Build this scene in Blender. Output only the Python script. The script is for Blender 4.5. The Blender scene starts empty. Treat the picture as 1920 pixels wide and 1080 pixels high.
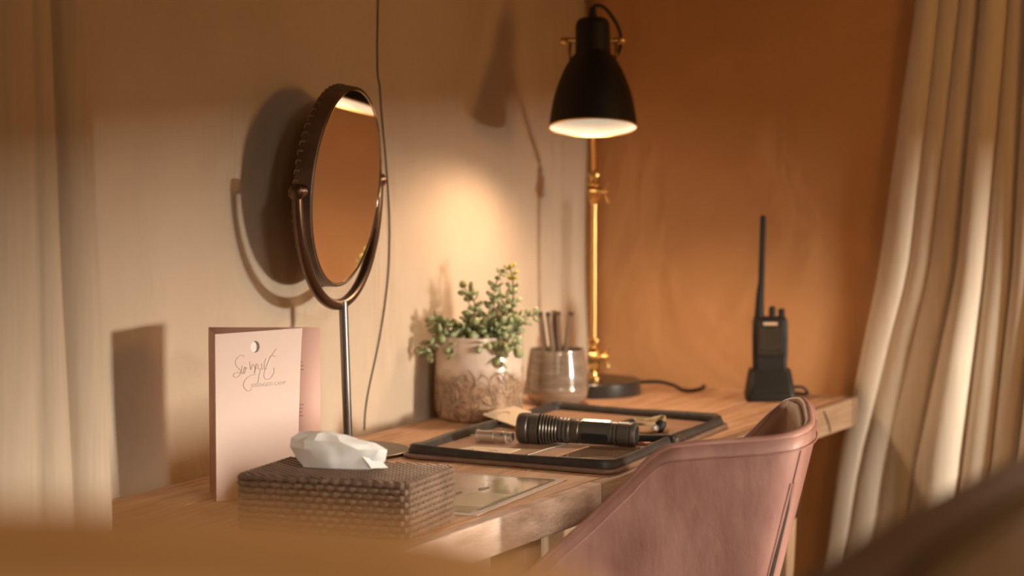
import bpy, bmesh, math, random
from mathutils import Vector, Matrix, Euler
random.seed(7)
PI = math.pi
SC = bpy.context.scene
COL = SC.collection

# ------------------------------------------------------------------ camera
cam_d = bpy.data.cameras.new('camera')
cam = bpy.data.objects.new('camera', cam_d); COL.objects.link(cam)
cam.location = (2.1068, -4.6309, 1.3775)
cam.rotation_euler = (math.radians(90 - 5.0911), 0, math.radians(26.2246))
cam_d.lens = 103.125; cam_d.sensor_width = 36; cam_d.clip_start = 0.05
cam_d.dof.use_dof = True; cam_d.dof.focus_distance = 3.98; cam_d.dof.aperture_fstop = 3.3
cam_d.dof.aperture_blades = 9
SC.camera = cam
# ------------------------------------------------------------------ world, lights, exposure
SC.view_settings.view_transform = 'Standard'; SC.view_settings.look = 'None'
SC.view_settings.gamma = 1.0; SC.view_settings.use_curve_mapping = False
SC.view_settings.exposure = 0.17
w = bpy.data.worlds.new('world'); SC.world = w; w.use_nodes = True
w.node_tree.nodes['Background'].inputs[0].default_value = (1.0, 0.52, 0.20, 1)
w.node_tree.nodes['Background'].inputs[1].default_value = 0.05

def light(name, kind, loc, target, power, col, **kw):
    d = bpy.data.lights.new(name, kind); d.energy = power; d.color = col
    for k, v in kw.items(): setattr(d, k, v)
    o = bpy.data.objects.new(name, d); COL.objects.link(o); o.location = loc
    if target is not None:
        o.rotation_euler = (Vector(target) - Vector(loc)).to_track_quat('-Z', 'Y').to_euler()
    return o
# daylight that comes from the right through the slot of an added unseen baffle (daylight_baffle, below)
light('window_daylight', 'AREA', (3.6, -0.75, 1.15), (0.0, -0.95, 1.0), 205, (1.0, 0.90, 0.77), shape='RECTANGLE', size=0.34, size_y=0.50)
# soft unseen fill added at the viewer's right to light the chair and desk edge
light('front_fill', 'AREA', (3.0, -3.4, 2.05), (0.66, -1.18, 0.50), 3.1, (1.0, 0.87, 0.74), shape='DISK', size=0.7, spread=math.radians(28))
# amber fill added right of the frame to warm the upper canvas
light('amber_fill', 'POINT', (2.05, -0.85, 1.42), None, 19, (1.0, 0.50, 0.15), shadow_soft_size=0.16)
# warm fill light added near the camera for the foreground armchairs
light('warm_fill', 'POINT', (2.42, -4.36, 1.72), None, 22, (1.0, 0.66, 0.36), shadow_soft_size=0.25)

# ------------------------------------------------------------------ helpers
MATS = {}
def pbr(name, col, rough=0.5, metal=0.0, col2=None, nscale=8.0, stretch=(1, 1, 1), bump=0.0, bscale=60.0, bstretch=None, contrast=(0.35, 0.65), **kw):
    m = bpy.data.materials.new(name); m.use_nodes = True
    nt = m.node_tree; b = nt.nodes['Principled BSDF']
    b.inputs['Base Color'].default_value = (*col, 1)
    b.inputs['Roughness'].default_value = rough; b.inputs['Metallic'].default_value = metal
    for k, v in kw.items():
        b.inputs[k.replace('_', ' ')].default_value = v if not isinstance(v, tuple) else (*v, 1)
    tc = nt.nodes.new('ShaderNodeTexCoord')
    def noise(sc, st, detail=5):
        mp = nt.nodes.new('ShaderNodeMapping'); mp.inputs['Scale'].default_value = st
        nt.links.new(tc.outputs['Object'], mp.inputs['Vector'])
        n = nt.nodes.new('ShaderNodeTexNoise'); n.inputs['Scale'].default_value = sc
        n.inputs['Detail'].default_value = detail; n.inputs['Roughness'].default_value = 0.6
        nt.links.new(mp.outputs['Vector'], n.inputs['Vector'])
        return n
    if col2 is not None:
        n = noise(nscale, stretch)
        r = nt.nodes.new('ShaderNodeValToRGB')
        r.color_ramp.elements[0].position = contrast[0]; r.color_ramp.elements[0].color = (*col, 1)
        r.color_ramp.elements[1].position = contrast[1]; r.color_ramp.elements[1].color = (*col2, 1)
        nt.links.new(n.outputs['Fac'], r.inputs['Fac'])
        nt.links.new(r.outputs['Color'], b.inputs['Base Color'])
    if bump > 0:
        n2 = noise(bscale, bstretch or stretch, 3)
        bp = nt.nodes.new('ShaderNodeBump'); bp.inputs['Strength'].default_value = bump
        bp.inputs['Distance'].default_value = 0.002
        nt.links.new(n2.outputs['Fac'], bp.inputs['Height'])
        nt.links.new(bp.outputs['Normal'], b.inputs['Normal'])
    MATS[name] = m
    return m

class MB:
    """collects verts / faces of one mesh"""
    def __init__(s): s.v = []; s.f = []
    def add(s, vs, fs, M=None):
        n = len(s.v)
        for p in vs:
            p = Vector(p)
            s.v.append(M @ p if M is not None else p)
        for f in fs: s.f.append([i + n for i in f])
        return s
    def box(s, c, d, rz=0, M=None):
        x, y, z = d[0] / 2, d[1] / 2, d[2] / 2
        R = Matrix.Translation(c) @ Matrix.Rotation(rz, 4, 'Z')
        if M is not None: R = M @ R
        vs = [(-x, -y, -z), (x, -y, -z), (x, y, -z), (-x, y, -z), (-x, -y, z), (x, -y, z), (x, y, z), (-x, y, z)]
        return s.add(vs, [(0, 3, 2, 1), (4, 5, 6, 7), (0, 1, 5, 4), (1, 2, 6, 5), (2, 3, 7, 6), (3, 0, 4, 7)], R)
    def prism(s, pts, z0, z1, M=None):
        n = len(pts)
        vs = [(p[0], p[1], z0) for p in pts] + [(p[0], p[1], z1) for p in pts]
        fs = [tuple(range(n))[::-1], tuple(range(n, 2 * n))] + [(i, (i + 1) % n, n + (i + 1) % n, n + i) for i in range(n)]
        return s.add(vs, fs, M)
    def lathe(s, prof, seg=32, M=None, wob=None):
        vs = []; fs = []; k = len(prof)
        for j in range(seg):
            a = 2 * PI * j / seg
            for (r, z) in prof:
                rr = r if wob is None else r + wob(a, r, z)
                vs.append((rr * math.cos(a), rr * math.sin(a), z))
        for j in range(seg):
            j2 = (j + 1) % seg
            for i in range(k - 1):
                fs.append((j * k + i, j2 * k + i, j2 * k + i + 1, j * k + i + 1))
        if prof[0][0] > 1e-6: fs.append(tuple(j * k for j in range(seg))[::-1])
        if prof[-1][0] > 1e-6: fs.append(tuple(j * k + k - 1 for j in range(seg)))
        return s.add(vs, fs, M)
    def ring(s, prof, seg=48, M=None):
        """closed profile revolved: an annulus"""
        vs = []; fs = []; k = len(prof)
        for j in range(seg):
            a = 2 * PI * j / seg
            for (r, z) in prof: vs.append((r * math.cos(a), r * math.sin(a), z))
        for j in range(seg):
            j2 = (j + 1) % seg
            for i in range(k):
                i2 = (i + 1) % k
                fs.append((j * k + i, j2 * k + i, j2 * k + i2, j * k + i2))
        return s.add(vs, fs, M)
    def tube(s, path, r, seg=10, closed=False, M=None, flat=(1, 1)):
        P = [Vector(p) for p in path]; n = len(P)
        rs = r if isinstance(r, (list, tuple)) else [r] * n
        vs = []; fs = []; prev = None
        for i in range(n):
            if closed: t = P[(i + 1) % n] - P[i - 1]
            else: t = P[min(i + 1, n - 1)] - P[max(i - 1, 0)]
            t = t.normalized() if t.length > 1e-9 else Vector((0, 0, 1))
            if prev is None:
                up = Vector((0, 0, 1)) if abs(t.z) < 0.95 else Vector((1, 0, 0))
                u = t.cross(up).normalized()
            else:
                u = (prev - t * prev.dot(t)).normalized()
            prev = u; v = t.cross(u)
            for j in range(seg):
                a = 2 * PI * j / seg
                vs.append(P[i] + u * math.cos(a) * rs[i] * flat[0] + v * math.sin(a) * rs[i] * flat[1])
        m = n if closed else n - 1
        for i in range(m):
            i2 = (i + 1) % n
            for j in range(seg):
                j2 = (j + 1) % seg
                fs.append((i * seg + j, i * seg + j2, i2 * seg + j2, i2 * seg + j))
        if not closed:
            fs.append(tuple(range(seg))[::-1]); fs.append(tuple((n - 1) * seg + j for j in range(seg)))
        return s.add(vs, fs, M)
    def grid(s, fn, nu, nv, M=None):
        vs = [fn(i / (nu - 1), j / (nv - 1)) for i in range(nu) for j in range(nv)]
        fs = [(i * nv + j, (i + 1) * nv + j, (i + 1) * nv + j + 1, i * nv + j + 1) for i in range(nu - 1) for j in range(nv - 1)]
        return s.add(vs, fs, M)
    def build(s, name, mat, parent=None, smooth=True, bevel=0, bseg=2, solid=0, soff=0, loc=None, rot=None, angle=40, subsurf=0):
        me = bpy.data.meshes.new(name)
        me.from_pydata([tuple(p) for p in s.v], [], s.f); me.validate(); me.update()
        bm = bmesh.new(); bm.from_mesh(me)
        bmesh.ops.recalc_face_normals(bm, faces=bm.faces[:]); bm.to_mesh(me); bm.free()
        if mat is not None: me.materials.append(mat)
        if smooth:
            me.polygons.foreach_set('use_smooth', [True] * len(me.polygons))
            try: me.set_sharp_from_angle(angle=math.radians(angle))
            except Exception: pass
        o = bpy.data.objects.new(name, me); COL.objects.link(o)
        if parent is not None: o.parent = parent
        if loc is not None: o.location = loc
        if rot is not None: o.rotation_euler = rot
        if solid:
            md = o.modifiers.new('s', 'SOLIDIFY'); md.thickness = solid; md.offset = soff
        if bevel:
            md = o.modifiers.new('b', 'BEVEL'); md.width = bevel; md.segments = bseg; md.limit_method = 'ANGLE'; md.angle_limit = math.radians(35)
        if subsurf:
            md = o.modifiers.new('ss', 'SUBSURF'); md.levels = subsurf; md.render_levels = subsurf
        return o

def tag(o, label=None, cat=None, group=None, kind=None):
    if label: o['label'] = label
    if cat: o['category'] = cat
    if group: o['group'] = group
    if kind: o['kind'] = kind
    return o
def thing(name, label, cat, loc=(0, 0, 0), rz=0, group=None):
    o = bpy.data.objects.new(name, None); COL.objects.link(o); o.empty_display_size = 0.05
    o.location = loc; o.rotation_euler = (0, 0, rz)
    return tag(o, label, cat, group)
def part_of(mesh_obj, name, parent, loc=(0, 0, 0), rot=(0, 0, 0)):
    c = mesh_obj.copy(); c.name = name; COL.objects.link(c); c.parent = parent
    c.location = loc; c.rotation_euler = rot
    return c
def spline(pts, n=8, closed=False):
    """Catmull-Rom through the points"""
    P = [Vector(p) for p in pts]; N = len(P); out = []
    rng = N if closed else N - 1
    for i in range(rng):
        p0 = P[i - 1] if (closed or i > 0) else P[0]
        p1 = P[i]; p2 = P[(i + 1) % N]
        p3 = P[(i + 2) % N] if (closed or i + 2 < N) else P[-1]
        for k in range(n):
            t = k / n
            out.append(0.5 * ((2 * p1) + (p2 - p0) * t + (2 * p0 - 5 * p1 + 4 * p2 - p3) * t * t + (3 * p1 - p0 - 3 * p2 + p3) * t ** 3))
    if not closed: out.append(P[-1])
    return out
def align_z(d):
    return Vector(d).to_track_quat('Z', 'Y').to_matrix().to_4x4()
def lerp(a, b, t): return a + (b - a) * t
def interp(x, xs, ys):
    if x <= xs[0]: return ys[0]
    for i in range(len(xs) - 1):
        if x <= xs[i + 1]:
            return lerp(ys[i], ys[i + 1], (x - xs[i]) / (xs[i + 1] - xs[i]))
    return ys[-1]

# ------------------------------------------------------------------ materials
def canvas(name, c1, c2):
    m = pbr(name, c1, 0.9, col2=c2, nscale=3.0, bump=0.0)
    nt = m.node_tree; b = nt.nodes['Principled BSDF']; tc = [n for n in nt.nodes if n.type == 'TEX_COORD'][0]
    hs = []
    for st in ((1, 1, 60), (60, 60, 1)):
        mp = nt.nodes.new('ShaderNodeMapping'); mp.inputs['Scale'].default_value = st
        nt.links.new(tc.outputs['Object'], mp.inputs['Vector'])
        n = nt.nodes.new('ShaderNodeTexNoise'); n.inputs['Scale'].default_value = 8; n.inputs['Detail'].default_value = 3
        nt.links.new(mp.outputs['Vector'], n.inputs['Vector']); hs.append(n)
    a = nt.nodes.new('ShaderNodeMath'); a.operation = 'ADD'
    nt.links.new(hs[0].outputs['Fac'], a.inputs[0]); nt.links.new(hs[1].outputs['Fac'], a.inputs[1])
    bp = nt.nodes.new('ShaderNodeBump'); bp.inputs['Strength'].default_value = 0.22; bp.inputs['Distance'].default_value = 0.002
    nt.links.new(a.outputs[0], bp.inputs['Height'])
    mp = nt.nodes.new('ShaderNodeMapping'); mp.inputs['Rotation'].default_value = (0.6, 0.3, 0.2); mp.inputs['Scale'].default_value = (1, 1.6, 0.7)
    nt.links.new(tc.outputs['Object'], mp.inputs['Vector'])
    n = nt.nodes.new('ShaderNodeTexNoise'); n.inputs['Scale'].default_value = 4.5; n.inputs['Detail'].default_value = 3; n.inputs['Distortion'].default_value = 1.2
    nt.links.new(mp.outputs['Vector'], n.inputs['Vector'])
    bq = nt.nodes.new('ShaderNodeBump'); bq.inputs['Strength'].default_value = 0.28; bq.inputs['Distance'].default_value = 0.05
    nt.links.new(n.outputs['Fac'], bq.inputs['Height']); nt.links.new(bp.outputs['Normal'], bq.inputs['Normal'])
    nt.links.new(bq.outputs['Normal'], b.inputs['Normal'])
    return m
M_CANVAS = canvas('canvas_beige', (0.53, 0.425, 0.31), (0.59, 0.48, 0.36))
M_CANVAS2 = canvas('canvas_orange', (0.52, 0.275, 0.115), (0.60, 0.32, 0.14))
M_CEIL = pbr('dark_canvas', (0.12, 0.08, 0.05), 0.9)
M_FLOOR = pbr('floor_mat', (0.11, 0.07, 0.04), 0.8, col2=(0.15, 0.10, 0.06), nscale=20, bump=0.3)
M_WOOD = pbr('oak_top', (0.44, 0.235, 0.122), 0.6, col2=(0.70, 0.44, 0.265), nscale=9, stretch=(9, 0.7, 9), bump=0.5, bscale=30, bstretch=(12, 0.8, 12))
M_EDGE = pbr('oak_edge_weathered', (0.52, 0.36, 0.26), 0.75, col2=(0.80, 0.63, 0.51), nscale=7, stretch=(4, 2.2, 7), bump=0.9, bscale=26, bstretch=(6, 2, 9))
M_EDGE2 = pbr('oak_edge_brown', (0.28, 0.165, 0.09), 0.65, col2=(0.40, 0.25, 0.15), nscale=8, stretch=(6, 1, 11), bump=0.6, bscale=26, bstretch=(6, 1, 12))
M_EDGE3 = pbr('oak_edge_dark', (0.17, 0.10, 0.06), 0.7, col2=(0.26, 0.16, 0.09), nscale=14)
M_LEG = pbr('leg_wood', (0.42, 0.27, 0.16), 0.6, col2=(0.52, 0.35, 0.21), nscale=8, stretch=(8, 8, 0.8))
M_BLACK = pbr('matte_black', (0.012, 0.011, 0.010), 0.45)
M_BLACKP = pbr('black_plastic', (0.012, 0.0095, 0.007), 0.5, Specular_IOR_Level=0.35)
M_BASEBLK = pbr('lamp_base_black', (0.025, 0.024, 0.022), 0.3)
M_BRASS = pbr('brass', (0.72, 0.46, 0.17), 0.28, 1.0)
M_BRASSD = pbr('aged_brass', (0.42, 0.27, 0.10), 0.38, 1.0)
M_WHITEIN = pbr('white_enamel', (0.42, 0.40, 0.36), 0.5)
M_CABLE = pbr('black_cable', (0.015, 0.014, 0.012), 0.5)
M_CHROME = pbr('polished_steel', (0.80, 0.74, 0.66), 0.30, 0.85)
M_STEEL = pbr('brushed_steel', (0.22, 0.205, 0.19), 0.3, 1.0)
M_BRONZE = pbr('bronze', (0.15, 0.095, 0.062), 0.36, 1.0)
M_MIRBASE = pbr('mirror_base_bronze', (0.12, 0.09, 0.062), 0.4, 0.9)
M_LEATHER = pbr('dark_leather', (0.070, 0.040, 0.024), 0.45, col2=(0.125, 0.070, 0.042), nscale=25, bump=0.3, bscale=150)
M_STITCH = pbr('stitch_thread', (0.22, 0.13, 0.065), 0.7)
M_MIRROR = pbr('mirror_glass', (0.93, 0.92, 0.90), 0.0, 1.0)
M_GLASSEDGE = pbr('bevelled_glass_edge', (0.75, 0.72, 0.66), 0.12, 1.0)
M_CARD = pbr('pink_card', (0.74, 0.58, 0.50), 0.6)
M_CARDIN = pbr('pink_card_inside', (0.70, 0.44, 0.36), 0.6)
M_CARDW = pbr('white_paper', (0.85, 0.83, 0.79), 0.7)
M_INK = pbr('grey_ink', (0.42, 0.33, 0.27), 0.5)
M_INK2 = pbr('pale_ink', (0.45, 0.28, 0.22), 0.6)
M_TISSUE = pbr('tissue_paper', (0.90, 0.88, 0.86), 0.85, Subsurface_Weight=0.15)
M_WEAVE = pbr('woven_leather', (0.15, 0.095, 0.062), 0.42, col2=(0.22, 0.145, 0.10), nscale=40)
M_WEAVEIN = pbr('woven_box_core', (0.07, 0.045, 0.03), 0.7)
M_FOLDER = pbr('folder_cover_leather', (0.15, 0.085, 0.055), 0.38, col2=(0.20, 0.12, 0.08), nscale=30, bump=0.2, bscale=200)
M_ZIP = pbr('zip_tape', (0.024, 0.018, 0.014), 0.55, col2=(0.042, 0.033, 0.027), nscale=60, bump=0.3, bscale=300)
M_PAGE = pbr('tan_leather', (0.36, 0.205, 0.125), 0.5, col2=(0.44, 0.265, 0.165), nscale=18, bump=0.15, bscale=150)
M_SUEDE = pbr('tan_suede', (0.40, 0.25, 0.165), 0.8, col2=(0.47, 0.30, 0.20), nscale=30)
M_CREAM = pbr('cream_paper', (0.76, 0.63, 0.46), 0.7)
M_PLASTIC = pbr('clear_pocket', (0.38, 0.25, 0.16), 0.08, col2=(0.46, 0.33, 0.22), nscale=12, Coat_Weight=0.8, Coat_Roughness=0.05, bump=0.25, bscale=25)
M_TORCH = pbr('black_anodised', (0.095, 0.080, 0.066), 0.40, 0.45)
M_TORCH2 = pbr('black_anodised_gloss', (0.17, 0.145, 0.115), 0.30, 0.7)
M_FACE = pbr('radio_face', (0.030, 0.024, 0.016), 0.36)
M_RUBBER = pbr('black_rubber', (0.012, 0.010, 0.008), 0.6, Specular_IOR_Level=0.35)
M_CORD = pbr('tan_paracord', (0.30, 0.22, 0.10), 0.85, bump=0.5, bscale=400)
M_COPPER = pbr('copper', (0.70, 0.36, 0.24), 0.3, 0.8)
M_MAP = pbr('map_print', (0.50, 0.37, 0.27), 0.10, col2=(0.64, 0.50, 0.38), nscale=7, Coat_Weight=0.6, Coat_Roughness=0.06)
M_MAPBORDER = pbr('map_border_white', (0.74, 0.66, 0.59), 0.25)
M_MAPDARK = pbr('map_print_dark', (0.13, 0.10, 0.07), 0.25)
M_MAPLIGHT = pbr('map_print_pale', (0.66, 0.56, 0.40), 0.2)
M_LEAF = pbr('leaf_green', (0.26, 0.32, 0.15), 0.5, col2=(0.36, 0.42, 0.23), nscale=60, Subsurface_Weight=0.1)
M_LEAFP = pbr('leaf_pale', (0.42, 0.46, 0.27), 0.45)
M_LEAFY = pbr('leaf_yellow', (0.52, 0.46, 0.10), 0.5)
M_STEM = pbr('stem_brown', (0.12, 0.12, 0.045), 0.6)
M_SOIL = pbr('soil', (0.06, 0.04, 0.025), 0.95)
M_ROOT = pbr('root_fibre', (0.26, 0.165, 0.095), 0.6, col2=(0.50, 0.37, 0.26), nscale=50)
M_CHAIR = pbr('dusty_pink_leather', (0.215, 0.095, 0.074), 0.52, col2=(0.42, 0.235, 0.19), nscale=9, stretch=(1, 1, 0.35), bump=0.25, bscale=120, contrast=(0.36, 0.66))
M_CHAIRIN = pbr('chair_lining', (0.30, 0.15, 0.085), 0.6, col2=(0.36, 0.19, 0.11), nscale=8)
M_CHAIRPIPE = pbr('chair_piping_leather', (0.30, 0.145, 0.112), 0.5, col2=(0.40, 0.215, 0.17), nscale=12)
M_SEAMDARK = pbr('seam_dark', (0.035, 0.018, 0.012), 0.7)
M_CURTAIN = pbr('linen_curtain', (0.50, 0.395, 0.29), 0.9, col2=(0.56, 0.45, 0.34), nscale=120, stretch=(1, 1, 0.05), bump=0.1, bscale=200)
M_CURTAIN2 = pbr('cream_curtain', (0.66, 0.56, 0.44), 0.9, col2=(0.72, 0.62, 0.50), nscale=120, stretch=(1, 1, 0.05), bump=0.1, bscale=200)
M_TANCHAIR = pbr('tan_leather_blur', (0.58, 0.36, 0.18), 0.55, col2=(0.66, 0.43, 0.23), nscale=5)
M_BROWNUPH = pbr('brown_upholstery', (0.33, 0.235, 0.175), 0.75, col2=(0.38, 0.28, 0.21), nscale=6)
M_BROWNDARK = pbr('brown_upholstery_piping', (0.12, 0.07, 0.04), 0.7)
M_WALLCORD = pbr('wall_cord', (0.12, 0.085, 0.05), 0.8)
M_LABEL = pbr('pale_badge', (0.62, 0.45, 0.32), 0.4)
M_DARKMET = pbr('dark_steel_bracket', (0.03, 0.03, 0.032), 0.5, 0.5)
M_BULB = bpy.data.materials.new('bulb_glow'); M_BULB.use_nodes = True
_b = M_BULB.node_tree.nodes['Principled BSDF']; _b.inputs['Emission Color'].default_value = (1, 0.86, 0.66, 1); _b.inputs['Emission Strength'].default_value = 2.0
# pot: white upper glaze, brown fibrous lower half
def pot_mat():
    m = pbr('pot_glaze', (0.70, 0.58, 0.48), 0.22, Coat_Weight=0.6, Coat_Roughness=0.08)
    nt = m.node_tree; b = nt.nodes['Principled BSDF']; tc = [n for n in nt.nodes if n.type == 'TEX_COORD'][0]
    sep = nt.nodes.new('ShaderNodeSeparateXYZ'); nt.links.new(tc.outputs['Object'], sep.inputs[0])
    n = nt.nodes.new('ShaderNodeTexNoise'); n.inputs['Scale'].default_value = 26; n.inputs['Detail'].default_value = 4
    nt.links.new(tc.outputs['Object'], n.inputs['Vector'])
    ma = nt.nodes.new('ShaderNodeMath'); ma.operation = 'MULTIPLY_ADD'; ma.inputs[1].default_value = 0.05
    nt.links.new(n.outputs['Fac'], ma.inputs[0]); nt.links.new(sep.outputs['Z'], ma.inputs[2])
    mr = nt.nodes.new('ShaderNodeMapRange'); mr.inputs['From Min'].default_value = 0.088; mr.inputs['From Max'].default_value = 0.108
    nt.links.new(ma.outputs[0], mr.inputs['Value'])
    vo = nt.nodes.new('ShaderNodeTexNoise'); vo.inputs['Scale'].default_value = 38; vo.inputs['Detail'].default_value = 6; vo.inputs['Distortion'].default_value = 2.5
    nt.links.new(tc.outputs['Object'], vo.inputs['Vector'])
    rp = nt.nodes.new('ShaderNodeValToRGB'); e = rp.color_ramp.elements
    e[0].position = 0.36; e[0].color = (0.21, 0.125, 0.07, 1); e[1].position = 0.62; e[1].color = (0.46, 0.31, 0.20, 1)
    nt.links.new(vo.outputs['Fac'], rp.inputs['Fac'])
    mx = nt.nodes.new('ShaderNodeMixRGB'); mx.inputs['Color2'].default_value = (0.74, 0.62, 0.52, 1)
    nt.links.new(mr.outputs[0], mx.inputs['Fac']); nt.links.new(rp.outputs['Color'], mx.inputs['Color1'])
    nt.links.new(mx.outputs[0], b.inputs['Base Color'])
    return m
M_POT = pot_mat()
M_CUP = pbr('smoky_ribbed_glass', (0.22, 0.165, 0.12), 0.14, col2=(0.37, 0.29, 0.22), nscale=20, stretch=(1, 1, 6), Coat_Weight=1.0, Coat_Roughness=0.05, Transmission_Weight=0.25)
M_PENCIL = pbr('pencil_taupe', (0.26, 0.19, 0.13), 0.35, 0.35)
M_PENCIL2 = pbr('pencil_dark', (0.10, 0.075, 0.055), 0.4, 0.3)

# ================================================================== SETTING
def wob(y, z):
    return 0.006 * math.sin(3.1 * y + 1.3 * z) + 0.004 * math.sin(7.3 * y - 2.1 * z + 1.0) + 0.003 * math.sin(11 * z + 4 * y)
b = MB()
b.grid(lambda u, v: (-0.060 + wob(lerp(0.07, -6.5, u), lerp(0, 2.35, v)), lerp(0.07, -6.5, u), lerp(0, 2.35, v)), 160, 60)
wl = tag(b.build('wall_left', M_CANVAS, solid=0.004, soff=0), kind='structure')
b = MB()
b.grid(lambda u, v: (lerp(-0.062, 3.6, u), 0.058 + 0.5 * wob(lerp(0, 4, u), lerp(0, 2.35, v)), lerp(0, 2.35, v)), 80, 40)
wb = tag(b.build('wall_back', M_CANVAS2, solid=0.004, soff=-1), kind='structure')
b = MB(); b.box((1.7, -3.2, -0.02), (3.8, 6.6, 0.04)); tag(b.build('floor', M_FLOOR), kind='structure')
b = MB(); b.grid(lambda u, v: (lerp(-0.07, 3.6, u), lerp(0.06, -6.5, v), 2.35 + 0.25 * math.sin(PI * u) + 0.02 * math.sin(9 * v)), 20, 20)
tag(b.build('ceiling', M_CEIL, solid=0.004, soff=1), kind='structure')

# slotted baffle added outside the frame; it limits the daylight to a low band
wr = None
SLOT = (0.87, 1.045, -2.05, -0.25)
for (z0, z1, y0, y1) in ((0, SLOT[0], -2.6, 0.07), (SLOT[1], 2.35, -2.6, 0.07), (SLOT[0], SLOT[1], -2.6, SLOT[2])):
    b = MB(); b.box((2.2, (y0 + y1) / 2, (z0 + z1) / 2), (0.02, y1 - y0, z1 - z0))
    o = b.build('daylight_baffle' if wr is None else 'baffle_panel', M_CEIL, wr, smooth=False)
    if wr is None: wr = tag(o, kind='structure')

# hanging cord on the left wall
b = MB()
cordp = [Vector((-0.060 + wob(p.y, p.z) + 0.0034, p.y, p.z)) for p in spline([(0, -0.6932, 2.30), (0, -0.6932, 1.418), (0, -0.682, 1.28), (0, -0.668, 1.18), (0, -0.6617, 1.09), (0, -0.668, 1.01),
                (0, -0.680, 0.955), (0, -0.700, 0.89), (0, -0.725, 0.825), (0, -0.734, 0.79), (0, -0.736, 0.762)], 6)]
b.tube(cordp, 0.0012, 6)
tag(b.build('wall_cord', M_WALLCORD), 'thin dark cord hanging down the beige canvas wall right of the mirror', 'cord')

# ================================================================== CURTAINS
def curtain(name, label, knots_fn, nf, ztop, zbot, place, amp, group=None, sub=10, mat=None):
    """nf folds; knots_fn(k, z) gives the boundary k along the rail at height z; place(s, out, z) -> world"""
    NV = 50
    def fn(u, v):
        z = lerp(ztop, zbot, v)
        f = u * nf; k = min(int(f), nf - 1); t = f - k
        s = lerp(knots_fn(k, z), knots_fn(k + 1, z), t)
        wdt = abs(knots_fn(k + 1, z) - knots_fn(k, z))
        out = amp * min(1.0, wdt / 0.06) * (math.sin(PI * t) ** 0.55) * (0.8 + 0.35 * math.sin(k * 2.3 + 1.2 * z))
        return place(s, out, z)
    b = MB(); b.grid(fn, nf * sub + 1, NV)
    return tag(b.build(name, mat or M_CURTAIN, solid=0.0025, soff=0, angle=80), label, 'curtain', group)
lk = {0: (-1.6979, -1.6785, -1.6579), 1: (-1.767, -1.7532, -1.735), 2: (-1.8043, -1.8018, -1.8081)}
def lknots(k, z):
    if k in lk: return interp(z, [0.0, 0.80, 1.068, 1.409, 2.3], [lk[k][2] + 0.02, lk[k][2], lk[k][1], lk[k][0], lk[k][0] - 0.02])
    return -1.8043 - 0.085 * (k - 2) - 0.01 * math.sin(3 * k)
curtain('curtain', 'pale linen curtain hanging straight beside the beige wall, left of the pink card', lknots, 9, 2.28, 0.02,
        lambda s, o, z: (0.090 + o, s, z), 0.017)
# right curtain : fan of folds in front of the back wall, knots at the heights 1.42 / 1.0 / 0.64
RK = [(0.5523, 0.4925, 0.425), (0.592, 0.545, 0.462), (0.628, 0.580, 0.505), (0.662, 0.627, 0.560), (0.708, 0.676, 0.640), (0.742, 0.722, 0.690), (0.785, 0.765, 0.735),
      (0.83, 0.815, 0.79), (0.88, 0.865, 0.845), (0.94, 0.93, 0.91), (1.00, 0.99, 0.98), (1.06, 1.06, 1.05), (1.13, 1.13, 1.13)]
def rknots(k, z):
    a = RK[k]
    lowz = a[2] + (a[2] - a[1]) * 1.2
    top = a[0] + (a[0] - a[1]) * 0.55
    return interp(z, [0.0, 0.64, 0.97, 1.42, 2.3], [lowz, a[2], a[1], a[0], top])
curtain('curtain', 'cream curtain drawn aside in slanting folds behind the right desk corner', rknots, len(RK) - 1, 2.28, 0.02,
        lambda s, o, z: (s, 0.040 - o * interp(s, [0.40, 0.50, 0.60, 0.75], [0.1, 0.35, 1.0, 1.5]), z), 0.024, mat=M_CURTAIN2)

# ================================================================== DESK
ZD = 0.76
desk = thing('writing_desk', 'long plank-topped oak desk with a thick weathered front edge', 'desk', (0, 0, 0))
YE = -1.64
pb = [-0.045, 0.0645, 0.2000, 0.3320, 0.4515]
for i in range(4):
    x0, x1 = pb[i] + 0.0013, pb[i + 1] - 0.0013
    b = MB(); b.box(((x0 + x1) / 2, (YE + 0.006) / 2, ZD - 0.0235 - 0.0004 * (i % 2)), (x1 - x0, -YE + 0.006, 0.047))
    b.build('plank', M_WOOD, desk, bevel=0.0026, smooth=False)
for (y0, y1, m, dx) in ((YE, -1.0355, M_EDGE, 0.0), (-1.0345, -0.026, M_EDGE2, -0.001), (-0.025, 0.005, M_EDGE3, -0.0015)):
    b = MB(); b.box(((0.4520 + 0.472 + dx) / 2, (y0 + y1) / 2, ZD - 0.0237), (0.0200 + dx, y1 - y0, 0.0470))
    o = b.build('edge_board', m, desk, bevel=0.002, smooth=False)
# crack in the front edge
b = MB(); b.tube(spline([(0.4712, -0.165, 0.755), (0.4716, -0.155, 0.745), (0.4716, -0.141, 0.730), (0.4716, -0.134, 0.716)], 5), [0.0006] + [0.0018] * 13 + [0.0010] * 2, 6)
b.build('crack', M_SEAMDARK, desk)
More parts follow.
